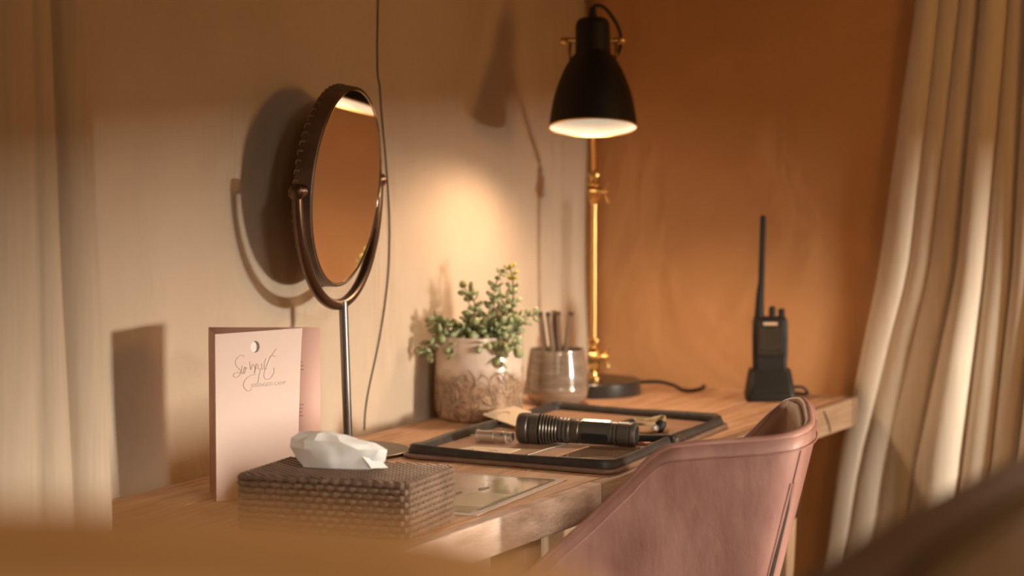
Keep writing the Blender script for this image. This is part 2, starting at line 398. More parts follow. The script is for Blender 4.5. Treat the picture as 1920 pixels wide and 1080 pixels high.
# legs : slanted pairs with steel brackets
def leg(x0, y0, x1, y1, br, w=0.05):
    b = MB()
    d = Vector((x1 - x0, y1 - y0, -0.713))
    if br: p0 = Vector((x0, y0, 0.713)) + d * ((0.713 - 0.590) / 0.713)
    else: p0 = Vector((x0, y0, 0.713))
    p1 = Vector((x1, y1, 0.0))
    h = w / 2; t = h * 0.7
    vs = [(p0.x + a * h, p0.y + c * h, p0.z) for a, c in ((-1, -1), (1, -1), (1, 1), (-1, 1))] + [(p1.x + a * t, p1.y + c * t, 0) for a, c in ((-1, -1), (1, -1), (1, 1), (-1, 1))]
    b.add(vs, [(3, 2, 1, 0), (4, 5, 6, 7), (0, 1, 5, 4), (1, 2, 6, 5), (2, 3, 7, 6), (3, 0, 4, 7)])
    lg = b.build('leg', M_LEG, desk, bevel=0.002, smooth=False)
    if br:
        b = MB(); h2 = h + 0.0015
        q0 = Vector((x0, y0, 0.713)); q1 = p0 + (p1 - p0) * 0.012
        vs = [(q0.x + a * h2, q0.y + c * h2, q0.z) for a, c in ((-1, -1), (1, -1), (1, 1), (-1, 1))] + [(q1.x + a * h2, q1.y + c * h2, q1.z) for a, c in ((-1, -1), (1, -1), (1, 1), (-1, 1))]
        b.add(vs, [(3, 2, 1, 0), (4, 5, 6, 7), (0, 1, 5, 4), (1, 2, 6, 5), (2, 3, 7, 6), (3, 0, 4, 7)])
        tag(b.build('leg_bracket', M_DARKMET, lg, bevel=0.001, smooth=False), 'black steel bracket at the top of the leg')
leg(0.425, -0.215, 0.400, -0.200, True, 0.034)
leg(0.02, -0.215, 0.02, -0.200, True, 0.034)
leg(0.405, -1.165, 0.405, -1.165, False, 0.052)
leg(0.02, -1.165, 0.02, -1.165, False, 0.052)
leg(0.405, -1.58, 0.405, -1.58, False, 0.052)

# ================================================================== CHAIR (bucket chair, back towards the viewer's right)
CH = thing('bucket_chair', 'dusty pink leather bucket chair with piped rim pushed up to the oak desk', 'chair', (0.633, -1.114, 0), math.radians(22))
HWID = 0.19; XB = 0.160; XC = 0.085
def plan(s):
    """s in -1..1 : (x, y) along the U at rim level, chair-local; near side is y<0"""
    sg = -1 if s < 0 else 1; a = abs(s)
    if a > 0.45:                       # straight wing
        t = (a - 0.45) / 0.55
        x = lerp(XC, -0.34, t); y = HWID - 0.035 * max(0, (t - 0.3)) / 0.7
    else:
        th = (a / 0.45) * PI / 2       # superellipse back
        n = 0.50
        x = XC + (XB - XC) * (math.cos(th) ** n if math.cos(th) > 0 else 0)
        y = HWID * (math.sin(th) ** n)
    return x, sg * y
def rim_z(x):
    return interp(x, [-0.34, -0.26, -0.19, -0.17, -0.113, -0.062, -0.048, -0.036, -0.020, 0.02, 0.10, 0.135, 0.160],
                  [0.55, 0.625, 0.685, 0.705, 0.759, 0.814, 0.833, 0.846, 0.855, 0.860, 0.866, 0.871, 0.876])
def rim_far(x):
    return interp(x, [-0.34, -0.20, -0.08, 0.0, 0.05, 0.085, 0.115, 0.135, 0.160], [0.50, 0.55, 0.61, 0.695, 0.765, 0.812, 0.848, 0.866, 0.876])
def shell(s, t):
    x, y = plan(s); zt = rim_z(x) if s <= 0 else rim_far(x); zb = 0.42
    z = lerp(zb, zt, t)
    dz = zt - z if x > 0 else (0.866 - z)
    k = max(0.0, 0.870 - z)
    yy = y * (1 - 0.42 * k - 0.45 * k * k)
    f = interp(x, [-0.34, -0.05, 0.160], [0.0, 0.45, 1.0])
    xx = x - f * 0.23 * k - f * 0.05 * k * k
    return Vector((xx, yy, z))
def shell_n(s, t):
    e = 1e-3
    du = shell(min(s + e, 1), t) - shell(max(s - e, -1), t); dv = shell(s, min(t + e, 1)) - shell(s, max(t - e, 0))
    n = du.cross(dv).normalized()
    c = shell(s, t); out = Vector((c.x + 0.1, c.y, 0))
    return n if n.dot(out) > 0 else -n
b = MB(); b.grid(lambda u, v: shell(2 * u - 1, v), 121, 22)
b.build('shell', M_CHAIR, CH, solid=0.010, soff=0, angle=85)
b = MB(); b.grid(lambda u, v: shell(2 * u - 1, 0.03 + v * 0.965) - shell_n(2 * u - 1, 0.03 + v * 0.965) * 0.013, 121, 18)
b.build('inner_lining', M_CHAIRIN, CH, solid=0.010, soff=0, angle=85)
b = MB(); b.tube([shell(-1 + 2 * i / 160, 1.0) - shell_n(-1 + 2 * i / 160, 0.99) * 0.005 + Vector((0, 0, -0.002)) for i in range(161)], 0.0070, 10)
b.build('rim_piping', M_CHAIRPIPE, CH)
b = MB(); b.tube([shell(-1 + 2 * i / 160, 1.0) + Vector((0, 0, -0.0165)) + shell_n(-1 + 2 * i / 160, 0.97) * 0.0046 for i in range(161)], 0.0013, 6)
b.build('rim_seam', M_CHAIR, CH)
for s0, nm in ((-0.285, 'near'), (0.285, 'far')):
    path = [shell(s0, t / 30) + shell_n(s0, t / 30) * 0.0052 for t in range(2, 30)]
    rad = [interp(t / 30, [0, 0.55, 0.80, 0.84, 1.0], [0.0062, 0.0052, 0.0036, 0.0011, 0.0008]) for t in range(2, 30)]
    b = MB(); b.tube(path, rad, 6); b.build('back_seam', M_SEAMDARK, CH)
    for dd in (-0.022, 0.022):
        path = [shell(s0 + dd * interp(t / 30, [0, 0.8, 1.0], [1.0, 0.7, 0.3]), t / 30) + shell_n(s0, t / 30) * 0.0045 for t in range(2, 27)]
        b = MB(); b.tube(path, 0.0028, 6); b.build('seam_welt', M_CHAIRPIPE, CH)
b = MB(); b.grid(lambda u, v: (lerp(-0.36, 0.04, u), lerp(-0.155, 0.155, v) * (1 - 0.15 * u * u), 0.45 + 0.03 * math.sin(PI * u) ** 0.4 * math.sin(PI * v) ** 0.4), 16, 16)
b.build('seat', M_CHAIRIN, CH, solid=0.05, soff=-1)
for (x, y, x2, y2) in ((-0.26, -0.13, -0.31, -0.18), (-0.26, 0.13, -0.31, 0.18), (0.0, -0.11, 0.09, -0.17), (0.0, 0.11, 0.09, 0.17)):
    b = MB(); b.tube([(x, y, 0.41), (lerp(x, x2, .5), lerp(y, y2, .5), 0.21), (x2, y2, 0.0)], [0.017, 0.014, 0.010], 12)
    b.build('leg', M_LEG, CH)
b = MB(); b.box((-0.13, 0, 0.415), (0.32, 0.25, 0.02)); b.build('seat_frame', M_DARKMET, CH, bevel=0.003)

# ================================================================== LAMP
RV = Vector((0.8971, 0.4419, 0))            # the lamp's hinge axis (horizontal)
TC = Vector((0.4419, -0.8971, 0))           # the way its arm leans
LX, LY = 0.053, -0.149
lamp = thing('desk_lamp', 'brass jointed desk lamp with a black bell shade, lit, in the corner', 'lamp', (LX, LY, ZD))
b = MB(); b.lathe([(0, 0), (0.079, 0), (0.0795, 0.002), (0.0795, 0.0215), (0.0780, 0.0235), (0.0, 0.0245)], 64)
b.build('base', M_BASEBLK, lamp, angle=30)
b = MB(); b.lathe([(0, 0.024), (0.012, 0.024), (0.012, 0.027), (0.006, 0.030), (0.0055, 0.036), (0.010, 0.042), (0.0075, 0.049), (0.006, 0.052), (0, 0.053)], 20)
b.build('stem', M_BRASS, lamp)
def joint(c, name='joint'):
    j = bpy.data.objects.new(name, None)
    M = Matrix.Translation(c)
    b = MB()
    b.lathe([(0, -0.011), (0.0110, -0.010), (0.0118, -0.006), (0.0118, 0.006), (0.0110, 0.010), (0, 0.011)], 20, M @ align_z(RV))
    b.lathe([(0, -0.020), (0.0055, -0.019), (0.0085, -0.012), (0.0055, -0.006), (0.0055, 0.006), (0.0092, 0.012), (0.0110, 0.016), (0.0075, 0.020), (0.0085, 0.026), (0.0120, 0.028), (0.0120, 0.031), (0.005, 0.032), (0, 0.032)], 18, M)
    return b.build(name, M_BRASS, lamp)
def wingnut(c, par):
    b = MB(); M = Matrix.Translation(c)
    b.tube([Vector(c) + RV * 0.009, Vector(c) + RV * 0.024], 0.0042, 10)
    for sg in (-1, 1):
        p0 = Vector(c) + RV * 0.018 + Vector((0, 0, sg * 0.003)); p1 = Vector(c) + RV * 0.024 + Vector((0, 0, sg * 0.017))
        b.tube([p0, (p0 + p1) / 2 + RV * 0.001, p1, p1 + Vector((0, 0, sg * 0.001))], [0.0035, 0.0052, 0.0052, 0.002], 8, flat=(1.0, 0.6))
    b.build('wing_nut', M_BRASS, par)
J1 = Vector((0, 0, 0.061)); J2 = Vector((0, 0, 0.340))
j1 = joint(J1); wingnut(J1, j1)
b = MB(); b.tube([J1 + Vector((0, 0, 0.030)), J2 + Vector((0, 0, -0.018))], 0.0046, 14); b.build('lower_rod', M_BRASS, lamp)
j2 = joint(J2); wingnut(J2, j2)
SB = Vector((0.1514 - LX, -0.3679 - LY, 1.2165 - ZD))     # centre of the shade's mouth
TILT = math.radians(14.0)
AX = (Vector((0, 0, 1)) * math.cos(TILT) - TC * math.sin(TILT)).normalized()
PIV = SB + AX * 0.143
FRK = PIV - AX * 0.045 - TC * 0.050
b = MB(); b.tube([J2 + Vector((0, 0, 0.030)), J2 + Vector((0, 0, 0.042)) + TC * 0.004, FRK], 0.0046, 14); b.build('upper_rod', M_BRASS, lamp)
b = MB()
for sg in (-1, 1):
    b.tube(spline([FRK, FRK + RV * sg * 0.024 + TC * 0.006, PIV + RV * sg * 0.0365 - AX * 0.030, PIV + RV * sg * 0.0365], 5), 0.0024, 8)
b.build('yoke', M_BRASSD, lamp)
for sg in (-1, 1):
    b = MB()
    b.tube([PIV + RV * sg * 0.026, PIV + RV * sg * 0.040], 0.0045, 10)
    b.tube([PIV + RV * sg * 0.039, PIV + RV * sg * 0.042, PIV + RV * sg * 0.050, PIV + RV * sg * 0.053], [0.003, 0.0062, 0.0052, 0.002], 10)
    b.build('thumb_screw', M_BRASS, lamp)
SR = Matrix((( *RV, 0), (*(AX.cross(RV)), 0), (*AX, 0), (0, 0, 0, 1))).transposed()
SR = Matrix.Translation(SB) @ Matrix([[RV[i], AX.cross(RV)[i], AX[i], 0] for i in range(3)] + [[0, 0, 0, 1]])
prof = [(0.0710, 0.000), (0.0702, 0.006), (0.0690, 0.015), (0.0668, 0.030), (0.0640, 0.045), (0.0600, 0.060), (0.0545, 0.076), (0.0480, 0.092), (0.0400, 0.107), (0.0330, 0.116), (0.0285, 0.122)]
outer = prof + [(0.0282, 0.124), (0.0280, 0.164), (0.0268, 0.172), (0.0235, 0.177), (0.0, 0.178)]
b = MB()
seg = 64; vs = []; fs = []
pr = [(0.0, 0.118), (0.030, 0.117)] + [(r - 0.0016, z) for r, z in prof[:-1][::-1]]
b.lathe(pr[::-1], seg, SR)
b2 = MB()
k = len(outer)
for j in range(seg):
    a = 2 * PI * j / seg
    for (r, z) in outer: b2.v.append(SR @ Vector((r * math.cos(a), r * math.sin(a), z)))
for j in range(seg):
    jj = (j + 1) % seg
    for i in range(k - 1): b2.f.append([j * k + i, jj * k + i, jj * k + i + 1, j * k + i + 1])
sh = b2.build('shade', M_BLACK, lamp, angle=35)
b3 = MB()
pin = [(r - 0.0018, z) for r, z in prof]
k = len(pin)
for j in range(seg):
    a = 2 * PI * j / seg
    for (r, z) in pin: b3.v.append(SR @ Vector((r * math.cos(a), r * math.sin(a), z)))
n0 = len(b3.v); b3.v.append(SR @ Vector((0, 0, 0.121)))
for j in range(seg):
    jj = (j + 1) % seg
    for i in range(k - 1): b3.f.append([j * k + i, jj * k + i, jj * k + i + 1, j * k + i + 1])
    b3.f.append([j * k + k - 1, jj * k + k - 1, n0])
tag(b3.build('shade_lining', M_WHITEIN, sh), 'white inside of the black shade')
b = MB(); b.ring([(0.0715, -0.0005), (0.0725, 0.0008), (0.0715, 0.0022), (0.0690, 0.0018), (0.0690, -0.0002)], 64, SR)
tag(b.build('shade_rim', M_BRASS, sh), 'gold rim of the black shade')
b = MB(); b.lathe([(0, 0.045), (0.012, 0.047), (0.020, 0.056), (0.023, 0.068), (0.020, 0.082), (0.013, 0.096), (0.012, 0.118), (0, 0.119)], 24, SR)
b.build('bulb', M_BULB, lamp)
def sp(x, y, z): return SR @ Vector((x, y, z))
b = MB(); b.tube([sp(0, 0, 0.177), sp(0, 0, 0.190), sp(0.001, 0, 0.198)], [0.0068, 0.0062, 0.0050], 12)
b.tube(spline([sp(0, 0, 0.193), sp(0.004, 0.001, 0.201), sp(0.018, 0.004, 0.199), sp(0.032, 0.010, 0.184), sp(0.043, 0.016, 0.165), sp(0.046, 0.022, 0.145), sp(0.040, 0.030, 0.127), sp(0.026, 0.040, 0.116), sp(0.006, 0.060, 0.085)], 7), 0.0030, 8)
b.build('head_cable', M_CABLE, lamp)
b = MB(); b.tube(spline([(0.02, 0.079, 0.006), (0.05, 0.085, 0.012), (0.082, 0.088, 0.014), (0.112, 0.082, 0.010), (0.135, 0.074, 0.0035), (0.15, 0.10, 0.0032), (0.14, 0.15, 0.0032)], 6), 0.0032, 8)
b.build('power_cable', M_CABLE, lamp)
SPOT = Vector((LX, LY, ZD)) + SB + AX * 0.012
light('lamp_bulb_light', 'SPOT', SPOT, SPOT - AX, 6.6, (1.0, 0.66, 0.41), spot_size=math.radians(165), spot_blend=0.62, shadow_soft_size=0.030)
light('lamp_bulb_glow', 'POINT', Vector((LX, LY, ZD)) + SB + AX * 0.030, None, 0.10, (1.0, 0.86, 0.7), shadow_soft_size=0.02)

# ================================================================== TABLE MIRROR
mir = thing('table_mirror', 'tall round swivel mirror with a stitched dark leather rim and bronze yoke', 'mirror', (0.0215, -0.937, ZD))
b = MB(); b.lathe([(0, 0), (0.0885, 0), (0.090, 0.0012), (0.090, 0.004), (0.0885, 0.0052), (0.02, 0.0065), (0, 0.0068)], 64)
b.build('base', M_MIRBASE, mir, angle=30)
HC = -RV * 0.0115 + Vector((0, 0, 0.388))
b = MB(); b.tube([(0, 0, 0.005), -RV * 0.0065 + Vector((0, 0, 0.221))], 0.0066, 16); b.build('pole', M_STEEL, mir)
AZ = math.radians(9.0); ax = Vector((-math.sin(AZ), math.cos(AZ), 0)); nn = Vector((math.cos(AZ), math.sin(AZ), 0))
TAU = math.radians(4.5)
n2 = nn * math.cos(TAU) - Vector((0, 0, 1)) * math.sin(TAU); u2 = n2.cross(ax) * -1
if u2.z < 0: u2 = -u2
MM = Matrix.Translation(HC) @ Matrix([[ax[i], u2[i], n2[i], 0] for i in range(3)] + [[0, 0, 0, 1]])
RY = 0.1665
b = MB(); b.tube([HC + ax * RY * math.cos(a) + Vector((0, 0, RY * 1.03 * math.sin(a))) for a in [PI + PI * i / 48 for i in range(49)]], 0.0080, 14)
b.build('yoke', M_BRONZE, mir)
for sg in (-1, 1):
    b = MB(); b.tube([HC + ax * sg * 0.142, HC + ax * sg * 0.156, HC + ax * sg * 0.172, HC + ax * sg * 0.176], [0.009, 0.0115, 0.0115, 0.006], 16)
    b.build('pivot_knob', M_BRONZE, mir)
b = MB(); b.ring([(0.1405, 0.0125), (0.1425, 0.0135), (0.1450, 0.0120), (0.1462, 0.0), (0.1455, -0.0130), (0.1420, -0.0155), (0.1395, -0.0150)], 96, MM)
fr = b.build('frame', M_LEATHER, mir)
b = MB(); b.lathe([(0, -0.0150), (0.1400, -0.0150), (0.1400, -0.0120), (0, -0.0120)], 64, MM); b.build('back_panel', M_LEATHER, mir)
b = MB(); b.lathe([(0, 0.0075), (0.1398, 0.0075), (0.1398, 0.0125), (0, 0.0118)], 96, MM); gl = b.build('mirror_glass', M_MIRROR, mir, angle=30)
b = MB(); b.ring([(0.1392, 0.0125), (0.1398, 0.0140), (0.1408, 0.0140), (0.1410, 0.0118), (0.1395, 0.0112)], 96, MM); b.build('glass_rim', M_GLASSEDGE, gl)
b = MB()
for i in range(64):
    a = 2 * PI * i / 64
    c = Vector((0.1448 * math.cos(a), 0.1448 * math.sin(a), -0.0135)); c2 = Vector((0.1410 * math.cos(a + 0.03), 0.1410 * math.sin(a + 0.03), -0.0165))
    b.tube([MM @ (c + Vector((0.0012 * math.cos(a), 0.0012 * math.sin(a), 0.006))), MM @ (c + Vector((0.0016 * math.cos(a), 0.0016 * math.sin(a), 0))), MM @ c2], 0.0015, 6)
tag(b.build('rim_stitching', M_STITCH, fr), kind='stuff')

# ================================================================== PINK CARD
tc_ = thing('folded_card', 'pale pink folded welcome card standing in front of the wall, left of the mirror', 'card', (0.0861, -1.4019, ZD))
O_ = Vector((0.0861, -1.4019, 0))
pE = Vector((0.1474, -1.2822, 0)) - O_; pB = Vector((0.0304, -1.3286, 0)) - O_; pC = Vector((0.1633, -1.2632, 0)) - O_
H = 0.2195
W = pE.length; d1 = pE.normalized(); nrm = Vector((d1.y, -d1.x, 0))       # outward face of the front panel
def onfront(px, py, off=0.0): # survey of the print, in metres over the panel
    u = (px - 403.0) / 164.0 * W; v = (py - (628.0 - (px - 403.0) * 0.073)) / 317.0 * H
    return d1 * u + Vector((0, 0, H - v)) + nrm * off
hu, hv, hr = 0.074 / 0.164 * W * 1.0, 0.030, 0.0068
hu = (477 - 403) / 164 * W; hv = (652 - 622.6) / 317 * H
cx, cy = hu, H - hv
cu = bpy.data.curves.new('panel_outline', 'CURVE'); cu.dimensions = '2D'; cu.fill_mode = 'BOTH'; cu.extrude = 0.0004
right_edge = [(W * (1.0 - 0.075 * (1 - k / 12) ** 0.7), H * k / 12) for k in range(13)]
for ring_ in ([(0, H), (0, 0)] + right_edge, [(cx + hr * math.cos(2 * PI * k / 32), cy + hr * 1.15 * math.sin(2 * PI * k / 32)) for k in range(32)]):
    sp0 = cu.splines.new('POLY'); sp0.points.add(len(ring_) - 1); sp0.use_cyclic_u = True
    for q_, (x_, y_) in zip(sp0.points, ring_): q_.co = (x_, y_, 0, 1)
co_ = bpy.data.objects.new('panel_outline', cu); COL.objects.link(co_); bpy.context.view_layer.update()
mp_ = bpy.data.meshes.new_from_object(co_.evaluated_get(bpy.context.evaluated_depsgraph_get())); mp_.name = 'front_panel'
bpy.data.objects.remove(co_); mp_.materials.clear(); mp_.materials.append(M_CARD)
mp_.transform(Matrix([[d1[i], (0, 0, 1)[i], nrm[i], 0] for i in range(3)] + [[0, 0, 0, 1]]))
fpn = bpy.data.objects.new('front_panel', mp_); COL.objects.link(fpn); fpn.parent = tc_
b = MB(); b.grid(lambda u, v: pB * u + Vector((0, 0, v * H)) + nrm * 0.004 * -math.sin(PI * u), 6, 3); b.build('spine', M_CARDIN, tc_, solid=0.0008)
b = MB(); b.grid(lambda u, v: pB.lerp(pC, u) + Vector((0, 0, v * H)), 6, 3); b.build('back_panel', M_CARDIN, tc_, solid=0.0008)
b = MB()
b.lathe([(0, 0), (0.012, 0), (0.012, 0.0006), (0, 0.0006)], 24, Matrix.Translation(d1 * cx + Vector((0, 0, cy - 0.001)) - nrm * 0.0035) @ align_z(nrm))
b.build('inner_sheet', M_CARDW, tc_)
ST = [
 [(515,475),(490,455),(440,480),(405,540),(420,600),(460,640),(470,690),(430,735),(385,735),(380,700),(420,680),(470,690)],
 [(490,590),(480,650),(485,690),(515,690)], [(500,690),(520,610),(535,630),(548,612),(525,660),(520,690)],
 [(585,540),(588,600),(595,645)], [(600,645),(622,575),(650,620),(640,690)], [(645,690),(660,620),(668,560),(662,640)],
 [(690,570),(690,630),(720,640),(705,700),(690,790),(672,820)], [(660,705),(610,715),(555,745),(512,800),(508,865),(560,920),(612,888)],
 [(735,565),(735,620),(745,645)], [(790,500),(770,560),(770,640),(800,630)],
 [(925,375),(850,480),(795,600),(765,700),(780,765),(840,760),(888,690),(892,620)], [(835,485),(870,465),(915,475)]]
b = MB()
for st in ST:
    pts = [onfront(380 + x / 6.75, 600 + y / 6.75, 0.0005) for x, y in st]
    b.tube(spline(pts, 5), 0.00048, 5, flat=(1, 1))
b.build('script_lettering', M_INK, fpn)
fd = bpy.data.curves.new('small_lettering', 'FONT'); fd.body = 'SERENGETI CAMP'; fd.size = 0.0066; fd.extrude = 0.0001; fd.space_character = 1.05
fd.materials.append(M_INK)
fo_ = bpy.data.objects.new('lettering_curve', fd); COL.objects.link(fo_); bpy.context.view_layer.update()
me_ = bpy.data.meshes.new_from_object(fo_.evaluated_get(bpy.context.evaluated_depsgraph_get())); me_.name = 'small_lettering'
bpy.data.objects.remove(fo_); fo = bpy.data.objects.new('small_lettering', me_); COL.objects.link(fo); fo.parent = fpn
pl = onfront(468, 729, 0.0006); 
fo.matrix_local = Matrix.Translation(pl) @ Matrix([[d1[i], (0, 0, 1)[i], nrm[i], 0] for i in range(3)] + [[0, 0, 0, 1]])
db = (pC - pB).normalized(); nb = Vector((db.y, -db.x, 0))
for v0, ls in ((0.0465, (0.006, 0.0074, 0.0076)), (0.1035, (0.011, 0.0098, 0.0086, 0.0100))):
    for i, L in enumerate(ls):
        c = pB + db * (0.1185 if v0 < 0.1 else 0.1150) + db * L / 2 + Vector((0, 0, H - v0 - 0.0050 * i)) + nb * 0.0008
        b = MB(); b.box(c, (L, 0.0004, 0.0016), math.atan2(db.y, db.x)); b.build('printed_line', M_INK2, tc_, smooth=False)

# ================================================================== TISSUE BOX + TISSUE
TB = thing('tissue_box', 'dark brown woven leather tissue box on the near end of the desk', 'tissue box', (0.3246, -1.4775, ZD), math.radians(6))
BX, BY, BZ = 0.229, 0.157, 0.070
def rrect(hx, hy, r, n=6, per=0.0075):
    pts = []
    for (cx_, cy_, a0) in ((hx - r, hy - r, 0), (-hx + r, hy - r, PI / 2), (-hx + r, -hy + r, PI), (hx - r, -hy + r, 3 * PI / 2)):
        for i in range(n + 1):
            a = a0 + PI / 2 * i / n; pts.append(Vector((cx_ + r * math.cos(a), cy_ + r * math.sin(a), 0)))
    out = []
    P = pts + [pts[0]]
    for i in range(len(pts)):
        L = (P[i + 1] - P[i]).length; m = max(1, int(L / per))
        for k in range(m): out.append(P[i].lerp(P[i + 1], k / m))
    return out
b = MB(); b.prism(rrect(BX / 2 - 0.005, BY / 2 - 0.005, 0.008, per=1), 0.0, BZ - 0.003); b.build('core', M_WEAVEIN, TB, smooth=False)
NR = 9
base = rrect(BX / 2 - 0.0025, BY / 2 - 0.0025, 0.008, per=0.0036)
for k in range(NR):
    zc = (k + 0.5) * (BZ - 0.002) / NR
    path = []
    for i, p in enumerate(base):
        d = p.normalized(); ph = math.sin(i * PI / 2 + (k % 2) * PI)
        path.append(p * (1 + 0.0012 * ph / p.length * 1.0) + Vector((0, 0, zc)))
    b = MB(); b.tube(path, [0.0037 + 0.0007 * math.sin(i * PI / 2 + (k % 2) * PI) for i in range(len(path))], 6, closed=True)
    b.build('woven_strip', M_WEAVE, TB)
NT = 26
for k in range(NT):
    yc = lerp(-BY / 2 + 0.006, BY / 2 - 0.006, k / (NT - 1)); n = 64
    path = [(lerp(-BX / 2 + 0.004, BX / 2 - 0.004, i / n), yc, BZ - 0.0035 + 0.0016 * math.sin(i * PI / 2 + (k % 2) * PI)) for i in range(n + 1)]
    b = MB(); b.tube(path, 0.0032, 6, flat=(1.0, 0.8)); b.build('top_strip', M_WEAVE, TB)
TSM = Matrix.Translation((0.0, 0.0, 0.0))
rt = random.Random(5)
b = MB(); n = 20
LV = [(0.044, 0.007, 0.0, 0.000), (0.054, 0.013, -0.002, 0.012), (0.058, 0.019, -0.003, 0.025), (0.050, 0.020, -0.005, 0.037), (0.036, 0.013, -0.008, 0.0435), (0.018, 0.006, -0.010, 0.0445)]
vs = []; fs = []
for j, (rx, ry, ox, hz) in enumerate(LV):
    for i in range(n):
        a = 2 * PI * i / n; q = 0.0 if j == 0 else 1.0
        fold = 1 + q * (0.10 * math.sin(3 * a + 0.7 + 0.5 * j) + 0.09 * math.sin(7 * a + 0.9 * j))
        vs.append(Vector((ox + rx * math.cos(a) * fold + q * rt.uniform(-.002, .002), ry * math.sin(a) * fold + q * rt.uniform(-.002, .002), hz * (1 - 0.16 * max(0, math.cos(a)) * (j > 2)) + q * rt.uniform(-.0016, .0016))))
for j in range(len(LV) - 1):
    for i in range(n):
        p0, p1, p2, p3 = j * n + i, j * n + (i + 1) % n, (j + 1) * n + (i + 1) % n, (j + 1) * n + i
        fs += [(p0, p1, p2), (p0, p2, p3)] if (i + j) % 2 else [(p0, p1, p3), (p1, p2, p3)]
vs.append(Vector((-0.010, 0, 0.0440))); fs += [((len(LV) - 1) * n + i, (len(LV) - 1) * n + (i + 1) % n, len(vs) - 1) for i in range(n)]
b.add(vs, fs)
# drooping corner at the right end
b.grid(lambda u, v: Vector((lerp(0.028, 0.066 - 0.020 * abs(2 * v - 1), u), lerp(-0.012, 0.012, v) * (1 - 0.4 * u), lerp(0.024, 0.002, u ** 1.3) + 0.004 * math.sin(PI * u) * (1 - abs(2 * v - 1)))), 8, 7)
ti = b.build('paper_tissue', M_TISSUE, None, loc=(0.3246 - 0.011, -1.4775 - 0.006, ZD + BZ + 0.0006), rot=(0, 0, math.radians(14)), angle=24)
tag(ti, 'crumpled white paper tissue sticking out of the woven tissue box', 'tissue')

# ================================================================== MAP SHEET
mp = thing('laminated_map', 'glossy laminated map with a white border lying at the desk front edge', 'map', (0.4301, -1.1939, ZD), math.atan2(0.3205, -0.0239) - PI / 2)
# local +Y runs along the desk, +X to its front edge
b = MB(); b.box((-0.150, 0, 0.0007), (0.302, 0.318, 0.0012)); b.build('sheet', M_MAPBORDER, mp, smooth=False)
b = MB(); b.box((-0.153, 0, 0.00145), (0.280, 0.300, 0.0003)); b.build('print_panel', M_MAP, mp, smooth=False)
b = MB(); b.box((-0.0125, 0.01, 0.00175), (0.0042, 0.27, 0.0003)); b.build('border_line', M_MAPDARK, mp, smooth=False)
b = MB(); b.prism([(-0.075, -0.10), (-0.02, -0.10), (-0.02, 0.005), (-0.055, 0.012), (-0.08, -0.04)], 0.0016, 0.0018); b.build('printed_patch', M_MAPLIGHT, mp, smooth=False)
def blob(px, py, rx, ry, ph):
    return [(px + rx * math.cos(a) * (1 + 0.2 * math.sin(3 * a + ph)), py + ry * math.sin(a) * (1 + 0.15 * math.sin(2 * a + ph))) for a in [2 * PI * i / 14 for i in range(14)]]
b = MB()
for (x, y, rx, ry) in ((-0.118, -0.020, 0.010, 0.013), (-0.124, 0.012, 0.010, 0.012), (-0.130, 0.052, 0.007, 0.012), (-0.128, -0.068, 0.010, 0.014), (-0.072, 0.038, 0.006, 0.014), (-0.090, -0.015, 0.004, 0.020), (-0.160, -0.09, 0.006, 0.01)):
    b = MB(); b.prism(blob(x, y, rx, ry, x * 200), 0.0016, 0.0019); b.build('printed_spot', M_MAPDARK, mp, smooth=False)

# ================================================================== ZIP FOLDER
zf = thing('zip_folder', 'open dark leather zip folder with raised zipped edges on the desk', 'folder', (0.27, -0.69, ZD))
Q = [Vector((0.119, -0.955, 0)), Vector((0.459, -0.972, 0)), Vector((0.416, -0.440, 0)), Vector((0.098, -0.405, 0))]
cen = Vector((0.27, -0.69, 0)); Q = [q - cen for q in Q]
def inset(P, d):
    n = len(P); out = []
    for i in range(n):
        e1 = (P[i] - P[i - 1]).normalized(); e2 = (P[(i + 1) % n] - P[i]).normalized()
        n1 = Vector((-e1.y, e1.x, 0)); n2_ = Vector((-e2.y, e2.x, 0))
        bis = (n1 + n2_); k = d / max(0.2, (bis.dot(n1))) 
        out.append(P[i] + bis * k)
    return out
def rounded(P, r, n=6):
    out = []
    N = len(P)
    for i in range(N):
        a = (P[i - 1] - P[i]).normalized(); c = (P[(i + 1) % N] - P[i]).normalized()
        p0 = P[i] + a * r; p1 = P[i] + c * r
        for k in range(n + 1):
            t = k / n; out.append(p0 * (1 - t) ** 2 + P[i] * 2 * t * (1 - t) + p1 * t * t)
    return out
def dens(P, per=0.02):
    out = []
    for i in range(len(P)):
        q = P[(i + 1) % len(P)]; m = max(1, int((q - P[i]).length / per))
        for k in range(m): out.append(P[i].lerp(q, k / m))
    return out
b = MB(); b.prism(rounded(Q, 0.022), 0.0003, 0.0050); cv = b.build('cover', M_FOLDER, zf, bevel=0.001)
b = MB(); b.tube([p + Vector((0, 0, 0.0042)) for p in dens(rounded(Q, 0.022))], 0.0036, 8, closed=True, flat=(1.1, 1)); b.build('cover_lip', M_FOLDER, cv)
